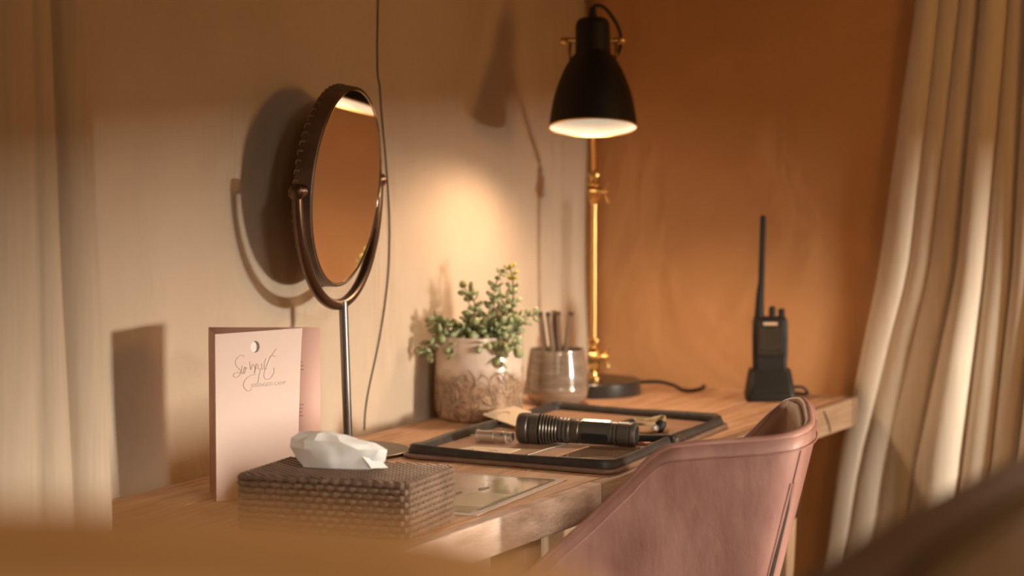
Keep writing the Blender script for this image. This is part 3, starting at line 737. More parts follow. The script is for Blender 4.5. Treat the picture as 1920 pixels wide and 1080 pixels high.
# raised zip gusset
Ri = dens(rounded(inset(Q, 0.004), 0.022)); Rj = dens(rounded(inset(Q, 0.016), 0.018))
b = MB()
n = len(dens(rounded(inset(Q, 0.004), 0.022), 0.02))
path = dens(rounded(inset(Q, 0.009), 0.020))
n = len(path); cs = [(-0.006, 0.004), (-0.0072, 0.010), (-0.0045, 0.0165), (-0.001, 0.0180), (0.003, 0.0165), (0.0068, 0.0085), (0.0062, 0.004)]
for i in range(n):
    t = (path[(i + 1) % n] - path[i - 1]).normalized(); o_ = Vector((t.y, -t.x, 0))   # outward
    hgt = 1.08 + 0.08 * math.sin(i * 0.37)
    for (w_, h_) in cs: b.v.append(path[i] - o_ * w_ + Vector((0, 0, h_ * hgt)))
k = len(cs)
for i in range(n):
    i2 = (i + 1) % n
    for j in range(k):
        j2 = (j + 1) % k; b.f.append([i * k + j, i2 * k + j, i2 * k + j2, i * k + j2])
b.build('zip_gusset', M_ZIP, zf, angle=60)
PI_ = inset(Q, 0.014)
def fq(u, v, z=0.0):   # u across the desk (0 wall side .. 1 front), v along the desk (0 near .. 1 far)
    a = PI_[0].lerp(PI_[1], u); c = PI_[3].lerp(PI_[2], u)
    return a.lerp(c, v) + Vector((0, 0, z))
for (v0, v1) in ((0.0, 0.505), (0.525, 1.0)):
    b = MB(); b.prism([fq(0, v0), fq(1, v0), fq(1, v1), fq(0, v1)], 0.0050, 0.0072); b.build('page_panel', M_PAGE, zf, bevel=0.0008, smooth=False)
b = MB(); b.prism([fq(0, 0.503), fq(1, 0.503), fq(1, 0.527), fq(0, 0.527)], 0.0050, 0.0064); b.build('spine', M_FOLDER, zf, smooth=False)
def wpoly(name, pts, z0, z1, m, par=None):
    b = MB(); b.prism([Vector((x, y, 0)) - cen for x, y in pts], z0, z1); return b.build(name, m, par or zf, smooth=False)
tag(wpoly('paper_sheet', [(0.182, -0.850), (0.256, -0.845), (0.262, -0.944), (0.158, -0.944)], 0.0072, 0.0080, M_CREAM), 'cream paper in the wall-side pocket')
b = MB()
for (x, y, L) in ((0.190, -0.885, 0.012), (0.205, -0.892, 0.008), (0.222, -0.880, 0.014), (0.200, -0.900, 0.006)):
    b.tube([Vector((x, y, 0.0083)) - cen, Vector((x + L * 0.5, y + L * 0.4, 0.0083)) - cen, Vector((x + L, y - 0.002, 0.0083)) - cen], 0.0005, 5)
b.build('handwriting', M_INK2, zf)
tag(wpoly('window_pocket', [(0.338, -0.785), (0.438, -0.776), (0.446, -0.952), (0.343, -0.948)], 0.0072, 0.0086, M_PLASTIC), 'clear plastic window pocket')
wpoly('pocket_strip', [(0.300, -0.775), (0.334, -0.777), (0.337, -0.948), (0.303, -0.948)], 0.0072, 0.0090, M_SUEDE)
b = MB(); b.tube([Vector((0.296, -0.775, 0.009)) - cen, Vector((0.2975, -0.850, 0.0092)) - cen, Vector((0.2985, -0.940, 0.009)) - cen], 0.0026, 8, flat=(1, 0.7))
b.build('pocket_zip', M_CHROME, zf)
b = MB(); b.tube([Vector((0.289, -0.785, 0.008)) - cen, Vector((0.291, -0.850, 0.008)) - cen, Vector((0.292, -0.940, 0.008)) - cen], 0.0030, 8, flat=(1, 0.6))
b.build('pocket_zip_tape', M_ZIP, zf)
wpoly('pocket_flap', [(0.290, -0.500), (0.395, -0.512), (0.412, -0.668), (0.300, -0.655)], 0.0072, 0.0092, M_SUEDE)
b = MB(); b.tube([Vector((0.395, -0.512, 0.0095)) - cen, Vector((0.40, -0.560, 0.0095)) - cen, Vector((0.412, -0.668, 0.0095)) - cen], 0.0012, 6); b.build('flap_piping', M_ZIP, zf)
b = MB(); b.tube(spline([Vector((0.372, -0.90, 0.0090)) - cen, Vector((0.385, -0.888, 0.0094)) - cen, Vector((0.405, -0.878, 0.0096)) - cen, Vector((0.430, -0.880, 0.0092)) - cen], 5), 0.0010, 6)
b.build('pocket_crease', M_PLASTIC, zf)

# ================================================================== FLASHLIGHT
ZP = ZD + 0.0072
A0 = Vector((0.2270, -0.7870, ZP + 0.0230)); A1 = Vector((0.3990, -0.7530, ZP + 0.0186))
tor = thing('flashlight', 'black finned metal flashlight lying across the open zip folder', 'flashlight', (A0.x, A0.y, ZP))
dax = (A1 - A0).normalized(); LT = (A1 - A0).length
TM = Matrix.Translation(A0 - Vector((A0.x, A0.y, ZP))) @ align_z(dax)
sc_ = LT / 0.1753
def TL(prof, name, m, par=tor, seg=40, wobf=None):
    b = MB(); b.lathe([(r, z * sc_) for r, z in prof], seg, TM, wobf); return b.build(name, m, par, angle=30)
hd = TL([(0.0195, 0.000), (0.0222, 0.002), (0.0227, 0.006), (0.0227, 0.013), (0.0212, 0.0145), (0.0212, 0.017), (0.0226, 0.0185), (0.0226, 0.030), (0.0180, 0.031), (0.0, 0.031)], 'head', M_TORCH)
b = MB(); b.ring([(0.0170, -0.002), (0.0205, -0.002), (0.0218, 0.0), (0.0218, 0.003), (0.0175, 0.003)], 32, TM); b.build('bezel', M_TORCH2, hd)
TL([(0.0, 0.002), (0.0175, 0.0015), (0.0175, 0.0022), (0, 0.0025)], 'lens', M_CHROME, hd)
TL([(0, 0.030), (0.0168, 0.030), (0.0168, 0.068), (0, 0.068)], 'neck', M_TORCH)
for i in range(6):
    z0 = 0.0325 + i * 0.0046; r = 0.0224 - i * 0.0005
    TL([(0.0165, z0), (r - 0.0006, z0), (r, z0 + 0.0005), (r, z0 + 0.0022), (r - 0.0006, z0 + 0.0027), (0.0165, z0 + 0.0027)], 'cooling_fin', M_TORCH2)
TL([(0.0165, 0.0605), (0.0192, 0.0610), (0.0190, 0.064), (0.0178, 0.0645), (0.0178, 0.0662), (0.0188, 0.067), (0.0186, 0.070), (0.0176, 0.0705), (0.0176, 0.0722), (0.0186, 0.073), (0.0184, 0.0762), (0.0176, 0.077), (0.0182, 0.0785), (0.0182, 0.090), (0.0172, 0.091), (0.0172, 0.094), (0.016, 0.094)], 'collar', M_TORCH)
bar = TL([(0.016, 0.0935), (0.0181, 0.0938), (0.0181, 0.1400), (0.0174, 0.1405), (0.0174, 0.1425), (0.0184, 0.143), (0.0184, 0.1455), (0.0174, 0.146), (0.0174, 0.148), (0.0182, 0.1485), (0.016, 0.149)], 'barrel', M_TORCH)
tl = TL([(0.016, 0.1488), (0.0184, 0.149), (0.0184, 0.165), (0.0176, 0.1655), (0.0176, 0.167), (0.0184, 0.1675), (0.0184, 0.1725), (0.0172, 0.1750), (0.0120, 0.1755), (0.0115, 0.1735), (0.0, 0.1735)], 'tail_cap', M_TORCH)
TL([(0.0, 0.1735), (0.0090, 0.1736), (0.0085, 0.1760), (0.0, 0.1768)], 'tail_switch', M_RUBBER, tl)
# flat rubber grips on the barrel
side = (Vector((0.35, -0.80, -0.28)) - dax * Vector((0.35, -0.80, -0.28)).dot(dax)).normalized()
for sd, nm in ((side, 'grip_panel'), (-side, 'grip_panel')):
    cr = dax.cross(sd)
    GM = Matrix.Translation(A0 - Vector((A0.x, A0.y, ZP)) + dax * 0.116 * sc_ + sd * 0.0168) @ Matrix([[dax[i], cr[i], sd[i], 0] for i in range(3)] + [[0, 0, 0, 1]])
    b = MB(); b.prism(rounded([Vector((-0.0205, -0.0060, 0)), Vector((0.0205, -0.0060, 0)), Vector((0.0205, 0.0060, 0)), Vector((-0.0205, 0.0060, 0))], 0.004), 0, 0.0020, GM); b.build(nm, M_RUBBER, bar, bevel=0.0006)
sd = Vector((0.0, -0.30, 1.0)); sd = (sd - dax * sd.dot(dax)).normalized(); cr = dax.cross(sd)
GM = Matrix.Translation(A0 - Vector((A0.x, A0.y, ZP)) + dax * 0.116 * sc_ + sd * 0.0176) @ Matrix([[dax[i], cr[i], sd[i], 0] for i in range(3)] + [[0, 0, 0, 1]])
b = MB(); b.prism([(-0.021, -0.0045), (0.021, -0.0045), (0.021, 0.0045), (-0.021, 0.0045)], 0, 0.0012, GM); b.build('flat_plate', M_TORCH2, bar, bevel=0.0004)

# ================================================================== SMALL THINGS ON THE FOLDER
W0 = Vector((0.1660, -0.8050, ZP + 0.0094)); W1 = Vector((0.2210, -0.8000, ZP + 0.0094)); dw = (W1 - W0).normalized()
wh = thing('dog_whistle', 'polished steel tube whistle lying in front of the flashlight head', 'whistle', (W0.x, W0.y, ZP))
WM = Matrix.Translation(W0 - Vector((W0.x, W0.y, ZP))) @ align_z(dw)
b = MB(); b.lathe([(0.0, -0.003), (0.0058, -0.002), (0.0086, 0.001), (0.0086, 0.0265), (0.0072, 0.0270), (0.0072, 0.0300), (0.0086, 0.0305), (0.0086, 0.041), (0.0078, 0.043), (0.0074, 0.055), (0.0, 0.055)], 28, WM); b.build('barrel', M_CHROME, wh, angle=30)
for z0 in (-0.001, 0.0435):
    b = MB(); b.ring([(0.0070, z0), (0.0093, z0), (0.0097, z0 + 0.0016), (0.0093, z0 + 0.0034), (0.0070, z0 + 0.0034)], 28, WM); b.build('collar_ring', M_CHROME, wh)
b = MB(); b.ring([(0.0038, -0.0012), (0.0052, -0.0012), (0.0052, 0.0012), (0.0038, 0.0012)], 18, WM @ Matrix.Translation((0.0, 0.0, -0.006)) @ Matrix.Rotation(PI / 2, 4, 'X')); b.build('end_loop', M_CHROME, wh)

nc = thing('note_card', 'small cream note card lying behind the flashlight head near the plant pot', 'card', (0.115, -0.60, ZD))
O2 = Vector((0.115, -0.60, 0))
cpts = [Vector((0.0830, -0.6240, 0.0205)), Vector((0.0760, -0.5250, 0.0250)), Vector((0.1330, -0.5560, 0.0200)), Vector((0.1640, -0.6700, 0.0125))]
b = MB(); b.add([p - O2 for p in cpts] + [p - O2 + Vector((0, 0, 0.0012)) for p in cpts], [(0, 3, 2, 1), (4, 5, 6, 7), (0, 1, 5, 4), (1, 2, 6, 5), (2, 3, 7, 6), (3, 0, 4, 7)])
b.build('sheet', M_CREAM, nc, smooth=False)
b = MB(); b.tube([p - O2 + Vector((0, 0, 0.0018)) for p in spline([Vector((0.098, -0.600, 0.0202)), Vector((0.102, -0.585, 0.0209)), Vector((0.112, -0.588, 0.0199)), Vector((0.114, -0.598, 0.0195))], 4)], 0.0007, 5); b.build('pen_mark', M_INK2, nc)
b = MB(); b.lathe([(0, 0), (0.0022, 0.0006), (0.0024, 0.002), (0.001, 0.0038), (0, 0.004)], 12, Matrix.Translation(cpts[0] - O2 + Vector((0.002, 0.003, 0.0004)))); b.build('corner_stud', M_CHROME, nc)

# paracord loop with a cord lock behind the tail
lk_ = thing('cord_lanyard', 'tan cord lanyard loop with a black cord lock behind the flashlight tail', 'lanyard', (0.34, -0.62, ZP))
O3 = Vector((0.34, -0.62, ZP)); zc = 0.0025 + 0.0022
loop = spline([(0.318, -0.668, ZP + 0.0030), (0.324, -0.660, ZP + 0.014), (0.334, -0.6195, ZD + 0.028), (0.3518, -0.604, ZD + 0.028), (0.3585, -0.5668, ZD + 0.028), (0.3660, -0.574, ZD + 0.0275), (0.3700, -0.592, ZD + 0.0235), (0.3702, -0.606, ZD + 0.019)], 6)
loop2 = spline([(0.322, -0.672, ZP + 0.0030), (0.329, -0.655, ZP + 0.013), (0.339, -0.6307, ZD + 0.0235), (0.3600, -0.626, ZD + 0.0235), (0.3649, -0.600, ZD + 0.0240), (0.3600, -0.572, ZD + 0.0255)], 6)
for lp in (loop, loop2):
    b = MB(); b.tube([p - O3 for p in lp], 0.0024, 8); b.build('cord', M_CORD, lk_)
b = MB(); b.tube([Vector((0.3265, -0.6530, ZD + 0.0235)) - O3, Vector((0.3375, -0.6300, ZD + 0.0265)) - O3], [0.0066, 0.0066], 10, flat=(1, 0.8)); b.build('cord_sleeve', M_RUBBER, lk_)
CL = Vector((0.3715, -0.604, ZD + 0.0185)) - O3
b = MB(); b.lathe([(0, -0.0108), (0.0066, -0.010), (0.0082, -0.005), (0.0082, 0.005), (0.0062, 0.0090), (0, 0.0098)], 20, Matrix.Translation(CL) @ align_z((0.35, 0.25, 0.9))); b.build('cord_lock', M_RUBBER, lk_)
b = MB(); b.ring([(0.0030, -0.002), (0.0058, -0.002), (0.0058, 0.002), (0.0030, 0.002)], 20, Matrix.Translation(CL + Vector((-0.003, -0.0120, -0.002))) @ align_z((0.4, -0.85, 0.2))); b.build('lock_ring', M_STEEL, lk_)
b = MB(); b.lathe([(0, -0.003), (0.003, -0.0025), (0.003, 0.0025), (0, 0.003)], 14, Matrix.Translation(CL + Vector((-0.003, -0.0135, -0.002))) @ align_z((0.4, -0.85, 0.2))); b.build('lock_button', M_CHROME, lk_)
b = MB(); b.tube([p - O3 for p in spline([(0.370, -0.616, ZP + 0.006), (0.362, -0.632, ZP + 0.0036), (0.352, -0.640, ZP + 0.0036), (0.345, -0.655, ZP + 0.0036), (0.356, -0.668, ZP + 0.0036)], 5)], 0.0026, 6); b.build('bead_chain', M_BRASSD, lk_)

pk = thing('pocket_knife', 'slim dark pocket knife with a copper clip beside the flashlight tail', 'knife', (0.400, -0.722, ZP))
d0 = Vector((0.95, 0.31, 0)).normalized(); rz = math.atan2(d0.y, d0.x)
b = MB(); b.box((0.012, 0.006, 0.0085), (0.058, 0.011, 0.013), rz); b.build('handle', M_BLACKP, pk, bevel=0.002)
b = MB(); b.box((0.010, -0.008, 0.0035), (0.046, 0.0060, 0.0040), rz * 0.45); b.build('clip', M_COPPER, pk, bevel=0.001)
b = MB(); b.lathe([(0, -0.004), (0.0065, -0.0035), (0.0065, 0.0035), (0, 0.004)], 18, Matrix.Translation((0.040, 0.014, 0.009)) @ align_z((0.3, -0.9, 0.2))); b.build('pivot_bolt', M_STEEL, pk)
b = MB(); b.ring([(0.0060, -0.0012), (0.0078, -0.0012), (0.0078, 0.0012), (0.0060, 0.0012)], 24, Matrix.Translation((0.047, 0.020, 0.0086)) @ align_z((0.2, -0.9, 0.35))); b.build('split_ring', M_COPPER, pk)

# ================================================================== PEN CUP + PENCILS
CUPX, CUPY = 0.058, -0.305
cup = thing('pen_cup', 'smoky ribbed glass tumbler between the plant pot and the lamp base', 'cup', (CUPX, CUPY, ZD))
op = [(0, 0.001), (0.036, 0.0), (0.0435, 0.004), (0.0500, 0.014), (0.0528, 0.026)]
for i in range(14):
    z = 0.030 + i * 0.0042; r = interp(z, [0.026, 0.05, 0.09], [0.0528, 0.0510, 0.0452])
    op += [(r, z), (r - 0.0011, z + 0.0021)]
op += [(0.0450, 0.0895), (0.0446, 0.0915), (0.0428, 0.0910), (0.0424, 0.088), (0.0470, 0.060), (0.0480, 0.030), (0.0440, 0.012), (0.0, 0.010)]
b = MB(); b.lathe(op, 48); b.build('tumbler', M_CUP, cup, angle=50)
R3 = Vector((0.8971, 0.4419, 0)); F3 = Vector((-0.4419, 0.8971, 0))
pcl = [((1013, 1023), -0.012, 'leftmost taupe pencil leaning in the smoky glass cup', M_PENCIL),
       ((1028, 1037), -0.018, 'second taupe pencil from the left in the smoky glass cup', M_PENCIL),
       ((1040, 1042.5), 0.012, 'dark upright pencil at the back of the smoky glass cup', M_PENCIL2),
       ((1047, 1050.5), -0.006, 'fourth taupe pencil from the left in the smoky glass cup', M_PENCIL),
       ((1072, 1061), -0.010, 'taupe pencil leaning right, apart from the others in the glass cup', M_PENCIL)]
S_ = 4.80 / 5500
for (pt, pbx), dp, lab, m in pcl:
    def at(px, z): return R3 * ((px - 1045) * S_) + F3 * dp + Vector((0, 0, z))
    ztop = 0.153; zrim = 0.089; zbot = 0.0115
    top = at(pt, ztop); rim = at(pbx, zrim)
    d = top - rim; bot = rim + d * ((zbot - zrim) / d.z)
    pn = thing('pencil', lab, 'pencil', (CUPX + bot.x, CUPY + bot.y, ZD + zbot), 0, 'pencils in the glass cup')
    b = MB(); b.tube([(0, 0, 0), (top - bot) * 0.955], 0.0042, 6); b.build('barrel', m, pn, smooth=False)
    b = MB(); b.tube([(top - bot) * 0.955, top - bot], 0.0043, 6); b.build('end_cap', M_PENCIL2 if m is M_PENCIL else M_PENCIL, pn, smooth=False)

# ================================================================== POTTED SUCCULENT
PX, PY = 0.0245, -0.5205
plant = thing('potted_succulent', 'trailing green succulent in a white and brown pot against the wall', 'potted plant', (PX, PY, ZD), math.radians(26.2246))
b = MB(); b.lathe([(0, 0.0), (0.060, 0.0), (0.0665, 0.004), (0.0690, 0.014), (0.0695, 0.060), (0.0695, 0.131), (0.0685, 0.134), (0.0655, 0.134), (0.0650, 0.130), (0.0650, 0.118), (0, 0.118)], 64)
pot = b.build('pot', M_POT, plant, angle=45)
b = MB(); b.lathe([(0, 0.1225), (0.03, 0.124), (0.0645, 0.1205), (0.0645, 0.116), (0, 0.116)], 32); b.build('soil', M_SOIL, plant)
b = MB()
for i in range(120):
    a = random.uniform(0, 2 * PI); z0 = random.uniform(0.006, 0.072); L = random.uniform(0.012, 0.034); ph = random.uniform(0, 6.28); up = random.choice((-1, 1))
    pts = []
    for k in range(8):
        t = k / 7; aa = a + up * (L * t) / 0.0695 + 0.06 * math.sin(6 * t + ph); zz = z0 + 0.012 * math.sin(3.4 * t + ph) + 0.012 * t
        zz = min(0.085, max(0.004, zz)); r = 0.0698 if zz > 0.015 else 0.0672
        pts.append((r * math.cos(aa), r * math.sin(aa), zz))
    b.tube(pts, [0.0004 + 0.0009 * math.sin(PI * k / 7) for k in range(8)], 5)
tag(b.build('root_fibres', M_ROOT, pot), kind='stuff')
SP = 4.61 / 5500
def pp(px, py, dd): return Vector(((px - 888) * SP, dd, 0.134 + (622 - py) * SP))
stems = [
 ([(886,632),(868,604),(850,603),(828,600),(812,612),(800,632),(790,648)], -0.045, 'g'),
 ([(880,632),(855,618),(842,630),(838,652)], -0.055, 'g'),
 ([(890,632),(881,592),(879,562),(871,545),(862,536)], -0.010, 'g'),
 ([(902,632),(914,582),(916,552),(920,524),(930,507)], 0.0, 'p'),
 ([(915,632),(936,592),(951,562),(951,522),(946,499)], 0.012, 'y'),
 ([(922,632),(945,606),(966,591),(990,587)], 0.0, 'p'),
 ([(922,632),(932,630),(931,645),(928,661)], -0.067, 'g'),
 ([(925,632),(940,628),(950,640),(958,632)], -0.064, 'g'),
 ([(900,632),(892,622),(896,636)], -0.066, 'p'),
 ([(902,632),(920,602),(938,572),(924,545)], -0.025, 'p'),
 ([(870,632),(838,616),(818,600),(806,592)], -0.035, 'g'),
 ([(912,632),(940,612),(962,604),(975,596)], -0.020, 'p'),
 ([(884,632),(870,604),(866,586)], -0.030, 'g'),
 ([(905,632),(918,616),(930,600)], -0.045, 'g'),
 ([(895,632),(905,606),(912,588)], -0.035, 'p'),
 ([(918,632),(944,596),(948,570),(940,552)], 0.020, 'p'),
 ([(890,632),(880,612),(892,600)], -0.048, 'g'),
 ([(928,632),(952,616),(956,596)], -0.035, 'p'),
]
def leaf_mesh(name, m):
    o8 = [(0, 0), (0.22, 0.30), (0.55, 0.46), (0.85, 0.30), (1.0, 0), (0.85, -0.30), (0.55, -0.46), (0.22, -0.30)]
    vs = [(x, y, 0.10 * x * x) for x, y in o8] + [(0.52, 0, 0.13), (0.52, 0, -0.08)]
    fs = [(i, (i + 1) % 8, 8) for i in range(8)] + [((i + 1) % 8, i, 9) for i in range(8)]
    me = bpy.data.meshes.new(name); me.from_pydata(vs, [], fs); me.update(); me.materials.append(m)
    me.polygons.foreach_set('use_smooth', [True] * len(me.polygons))
    return me
LG, LP, LYW = leaf_mesh('leaf_green', M_LEAF), leaf_mesh('leaf_pale', M_LEAFP), leaf_mesh('leaf_yellow', M_LEAFY)
nleaf = 0
for st, dd, kind in stems:
    pts = [pp(x, y, dd * min(1.0, 0.35 + 0.65 * i / 1.5) + random.uniform(-0.004, 0.004)) for i, (x, y) in enumerate(st)]
    sp_ = spline(pts, 6); b = MB(); b.tube(sp_, [lerp(0.0016, 0.0009, i / (len(sp_) - 1)) for i in range(len(sp_))], 6)
    so = b.build('stem', M_STEM, plant)
    Lacc = 0; step = 0.0078; last = -1; turn = random.uniform(0, 3)
    for i in range(2, len(sp_)):
        Lacc += (sp_[i] - sp_[i - 1]).length
        if Lacc - last < step and i < len(sp_) - 1: continue
        last = Lacc; turn += PI / 2 + random.uniform(-0.3, 0.3)
        t = (sp_[i] - sp_[i - 1]).normalized(); u = t.cross(Vector((0.3, 1, 0.2))).normalized(); v = t.cross(u)
        for sg in (0, PI):
            if nleaf > 290: break
            dr = (u * math.cos(turn + sg) + v * math.sin(turn + sg) + t * 0.55).normalized()
            nz = (t * 0.8 + Vector((random.uniform(-.4, .4), -0.5, random.uniform(0, .6)))); nz = (nz - dr * nz.dot(dr)).normalized(); ny = nz.cross(dr)
            tip = i / len(sp_)
            sz = random.uniform(0.0145, 0.0205) * (0.75 if (kind in 'py' and tip > 0.6) else 1.0)
            me = LG if (kind == 'g' and random.random() < 0.8) else (LYW if (kind == 'y' and tip > 0.7) else random.choice((LG, LP, LP)))
            lf = bpy.data.objects.new('leaf', me); COL.objects.link(lf); lf.parent = so
            lf.matrix_local = Matrix.Translation(sp_[i] + dr * 0.001) @ Matrix([[dr[k], ny[k], nz[k], 0] for k in range(3)] + [[0, 0, 0, 1]]) @ Matrix.Diagonal((sz, sz, sz, 1))
            nleaf += 1

# ================================================================== TWO-WAY RADIO + DOCK
DX, DY = 0.3500, -0.0950
dock = thing('charging_dock', 'black charging dock on the desk holding the two-way radio', 'charger', (DX, DY, ZD), math.radians(26.2246))
b = MB()
prof_d = [(-0.0405, 0.0), (-0.0410, 0.006), (-0.0395, 0.030), (-0.0355, 0.046), (-0.0335, 0.0505)]
def dsec(z, hx, y0, y1, r=0.010): return [Vector((p.x, p.y + (y0 + y1) / 2, z)) for p in rounded([Vector((hx, -(y1 - y0) / 2, 0)), Vector((hx, (y1 - y0) / 2, 0)), Vector((-hx, (y1 - y0) / 2, 0)), Vector((-hx, -(y1 - y0) / 2, 0))], r, 4)]
secs = [dsec(0.0, 0.0400, -0.036, 0.028), dsec(0.006, 0.0412, -0.037, 0.029), dsec(0.013, 0.0405, -0.036, 0.029), dsec(0.034, 0.0370, -0.027, 0.027), dsec(0.046, 0.0350, -0.022, 0.025), dsec(0.0505, 0.0338, -0.0205, 0.023),
        dsec(0.0505, 0.0300, -0.0175, 0.0200, 0.006), dsec(0.012, 0.0300, -0.0175, 0.0200, 0.006)]
k = len(secs[0])
for s_ in secs: b.v += s_
for i in range(len(secs) - 1):
    for j in range(k): b.f.append([i * k + j, i * k + (j + 1) % k, (i + 1) * k + (j + 1) % k, (i + 1) * k + j])
b.f.append(list(range(k))[::-1]); b.f.append([(len(secs) - 1) * k + j for j in range(k)])
b.build('cradle', M_BLACKP, dock, angle=35)
b = MB(); b.prism(rounded([Vector((-0.030, -0.0015, 0)), Vector((0.030, -0.0015, 0)), Vector((0.030, 0.0015, 0)), Vector((-0.030, 0.0015, 0))], 0.001), 0, 0.001, Matrix.Translation((0, -0.0352, 0.016)) @ Matrix.Rotation(PI / 2 - 0.4, 4, 'X'))
b.build('front_ridge', M_BLACK, dock)
b = MB(); b.tube(spline([(0.038, 0.014, 0.018), (0.050, 0.016, 0.019), (0.060, 0.020, 0.016), (0.066, 0.030, 0.006), (0.060, 0.048, 0.003), (0.05, 0.06, 0.003)], 6), 0.0026, 8); b.build('power_cable', M_CABLE, dock)
rad = thing('two_way_radio', 'black handheld two-way radio with a long antenna standing in its dock', 'radio', (DX, DY, ZD + 0.0135), math.radians(26.2246))
b = MB()
def rsec(z, hx, y0, y1, r=0.006): return dsec(z, hx, y0, y1, r)
secs = [rsec(0.0, 0.0278, -0.0150, 0.0165), rsec(0.050, 0.0280, -0.0155, 0.0170), rsec(0.060, 0.0285, -0.0160, 0.0170), rsec(0.090, 0.0290, -0.0165, 0.0165), rsec(0.115, 0.0285, -0.0160, 0.0160), rsec(0.1225, 0.0270, -0.0145, 0.0150), rsec(0.1245, 0.0245, -0.012, 0.0130)]
k = len(secs[0])
for s_ in secs: b.v += s_
for i in range(len(secs) - 1):
    for j in range(k): b.f.append([i * k + j, i * k + (j + 1) % k, (i + 1) * k + (j + 1) % k, (i + 1) * k + j])
b.f.append(list(range(k))[::-1]); b.f.append([(len(secs) - 1) * k + j for j in range(k)])
b.build('body', M_BLACKP, rad, angle=35)
b = MB(); b.prism(rounded([Vector((-0.0205, 0.062, 0)), Vector((0.0205, 0.062, 0)), Vector((0.0225, 0.119, 0)), Vector((-0.0225, 0.119, 0))], 0.005), 0, 0.0020, Matrix.Translation((-0.001, -0.0160, 0)) @ Matrix.Rotation(PI / 2, 4, 'X'))
face = b.build('face_plate', M_FACE, rad, bevel=0.0008)
b = MB(); b.prism(rounded([Vector((-0.0185, 0.012, 0)), Vector((0.0185, 0.012, 0)), Vector((0.0190, 0.0585, 0)), Vector((-0.0190, 0.0585, 0))], 0.003), 0, 0.0008, Matrix.Translation((-0.001, -0.0154, 0)) @ Matrix.Rotation(PI / 2, 4, 'X'))
b.build('lower_panel', M_BLACK, rad)
for i in range(6):
    z0 = 0.1065 - i * 0.0058; w_ = 0.0175
    pts = [(-0.001 + lerp(-w_, w_, q / 8), -0.0182, z0 - 0.0042 * (1 - (2 * q / 8 - 1) ** 2)) for q in range(9)]
    b = MB(); b.tube(pts, 0.0011, 6); b.build('grille_rib', M_TORCH2, face)
b = MB(); b.box((-0.001, -0.0183, 0.1145), (0.0235, 0.0008, 0.0048)); tag(b.build('name_badge', M_LABEL, rad, smooth=False), 'pale badge above the speaker grille')
b = MB(); b.box((0.0235, -0.0150, 0.066), (0.0026, 0.0012, 0.094)); b.build('side_trim', M_STEEL, rad, bevel=0.0005)
b = MB(); b.tube([(-0.0185, 0.002, 0.123), (-0.0180, 0.002, 0.132), (-0.0165, 0.002, 0.165), (-0.0150, 0.002, 0.182), (-0.0140, 0.002, 0.230), (-0.0128, 0.002, 0.287), (-0.0127, 0.002, 0.291), (-0.0126, 0.002, 0.293)], [0.0080, 0.0078, 0.0066, 0.0054, 0.0051, 0.0050, 0.0046, 0.0022], 14)
b.build('antenna', M_RUBBER, rad)
for x, h in ((0.0035, 0.0185), (0.0190, 0.0145)):
    b = MB(); b.lathe([(0.0058, 0.0), (0.0056, 0.002), (0.0050, 0.004), (0.0056, 0.008), (0.0054, h - 0.003), (0.004, h - 0.0005), (0, h)], 18, Matrix.Translation((x, 0.001, 0.1238))); b.build('knob', M_RUBBER, rad)

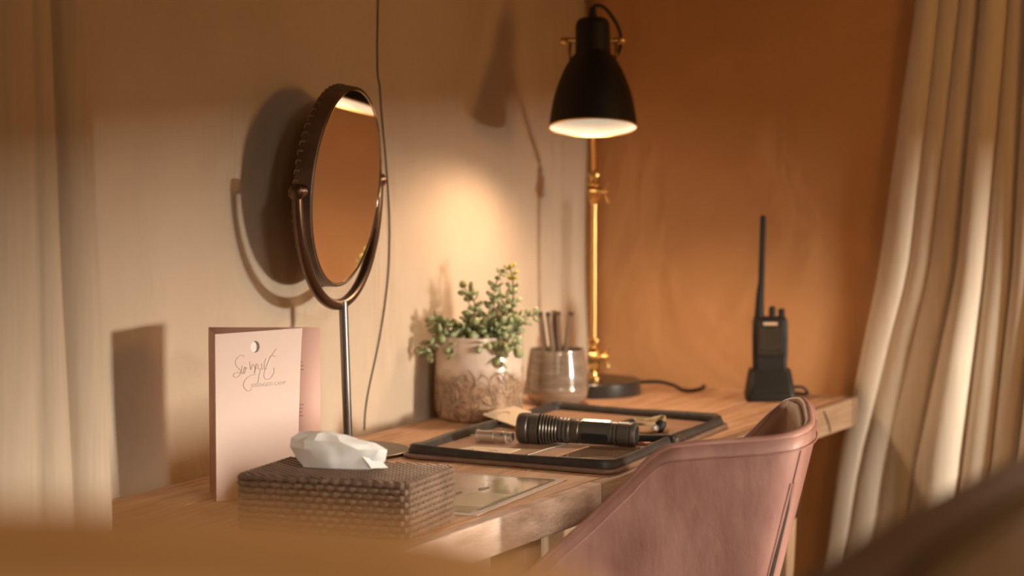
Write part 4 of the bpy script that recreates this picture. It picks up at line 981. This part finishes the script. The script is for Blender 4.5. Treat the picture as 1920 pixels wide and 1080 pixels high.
# ================================================================== FOREGROUND SEATING (far out of focus)
def armchair(name, label, loc, rz, wid, ht, m, m2, dep=0.70, seat_h=0.42, bt=0.13):
    t = thing(name, label, 'armchair', loc, rz)
    # local: back along X, seat towards +Y
    def back(u, v):
        a = 2 * PI * v
        hx = wid / 2; x = lerp(-hx, hx, u)
        edge = 1 - 0.05 * (abs(2 * u - 1)) ** 8 - 0.010 * abs(2 * u - 1) ** 2
        return x, edge
    b = MB(); n = 40; m_ = 24
    prof2 = []
    for i in range(m_):
        a = 2 * PI * i / m_; ca, sa = math.cos(a), math.sin(a)
        prof2.append((bt / 2 * math.copysign(abs(ca) ** 0.6, ca), math.copysign(abs(sa) ** 0.25, sa)))
    vs = []; fs = []
    for i in range(n + 1):
        u = i / n; x, e = back(u, 0); sh_ = 1.0 if 0 < i < n else 0.35
        for (py, pz) in prof2:
            zt = ht * e; zb = 0.20; mid = (zt + zb) / 2; hf = (zt - zb) / 2
            vs.append((x, py * sh_, mid + pz * hf * (1.0 if sh_ == 1 else 0.97)))
    for i in range(n):
        for j in range(m_): fs.append((i * m_ + j, i * m_ + (j + 1) % m_, (i + 1) * m_ + (j + 1) % m_, (i + 1) * m_ + j))
    fs.append(tuple(range(m_))[::-1]); fs.append(tuple(n * m_ + j for j in range(m_)))
    b.add(vs, fs); b.build('backrest', m, t, angle=60)
    b = MB(); path = [(lerp(-wid / 2, wid / 2, i / n), bt * 0.22, ht * back(i / n, 0)[1] + 0.001) for i in range(n + 1)]
    b.tube(path, 0.008, 8); b.build('piping', m2, t)
    b = MB(); b.box((0, dep / 2 + bt / 2 - 0.02, seat_h - 0.07), (wid - 0.16, dep - 0.04, 0.14)); b.build('seat', m, t, bevel=0.03, bseg=4)
    for sg in (-1, 1):
        b = MB(); b.box((sg * (wid / 2 - 0.045), dep / 2, seat_h + 0.02), (0.09, dep, 0.36)); b.build('armrest', m, t, bevel=0.03, bseg=4)
    for sx in (-1, 1):
        for sy in (0.03, dep - 0.06):
            b = MB(); b.tube([(sx * (wid / 2 - 0.06), sy, 0.26), (sx * (wid / 2 - 0.05), sy, 0.0)], [0.026, 0.017], 10); b.build('leg', M_LEG, t)
    return t
armchair('high_back_armchair', 'tan leather high-back armchair, far out of focus, close to the viewer at lower left', (1.447, -3.869, 0), math.radians(26.2), 0.64, 1.206, M_TANCHAIR, M_TANCHAIR, 0.45)
armchair('upholstered_armchair', 'brown upholstered armchair, out of focus, in the lower right corner', (1.54, -2.50, 0), math.radians(-90), 1.3, 1.072, M_BROWNUPH, M_BROWNDARK, 0.55, bt=0.15)
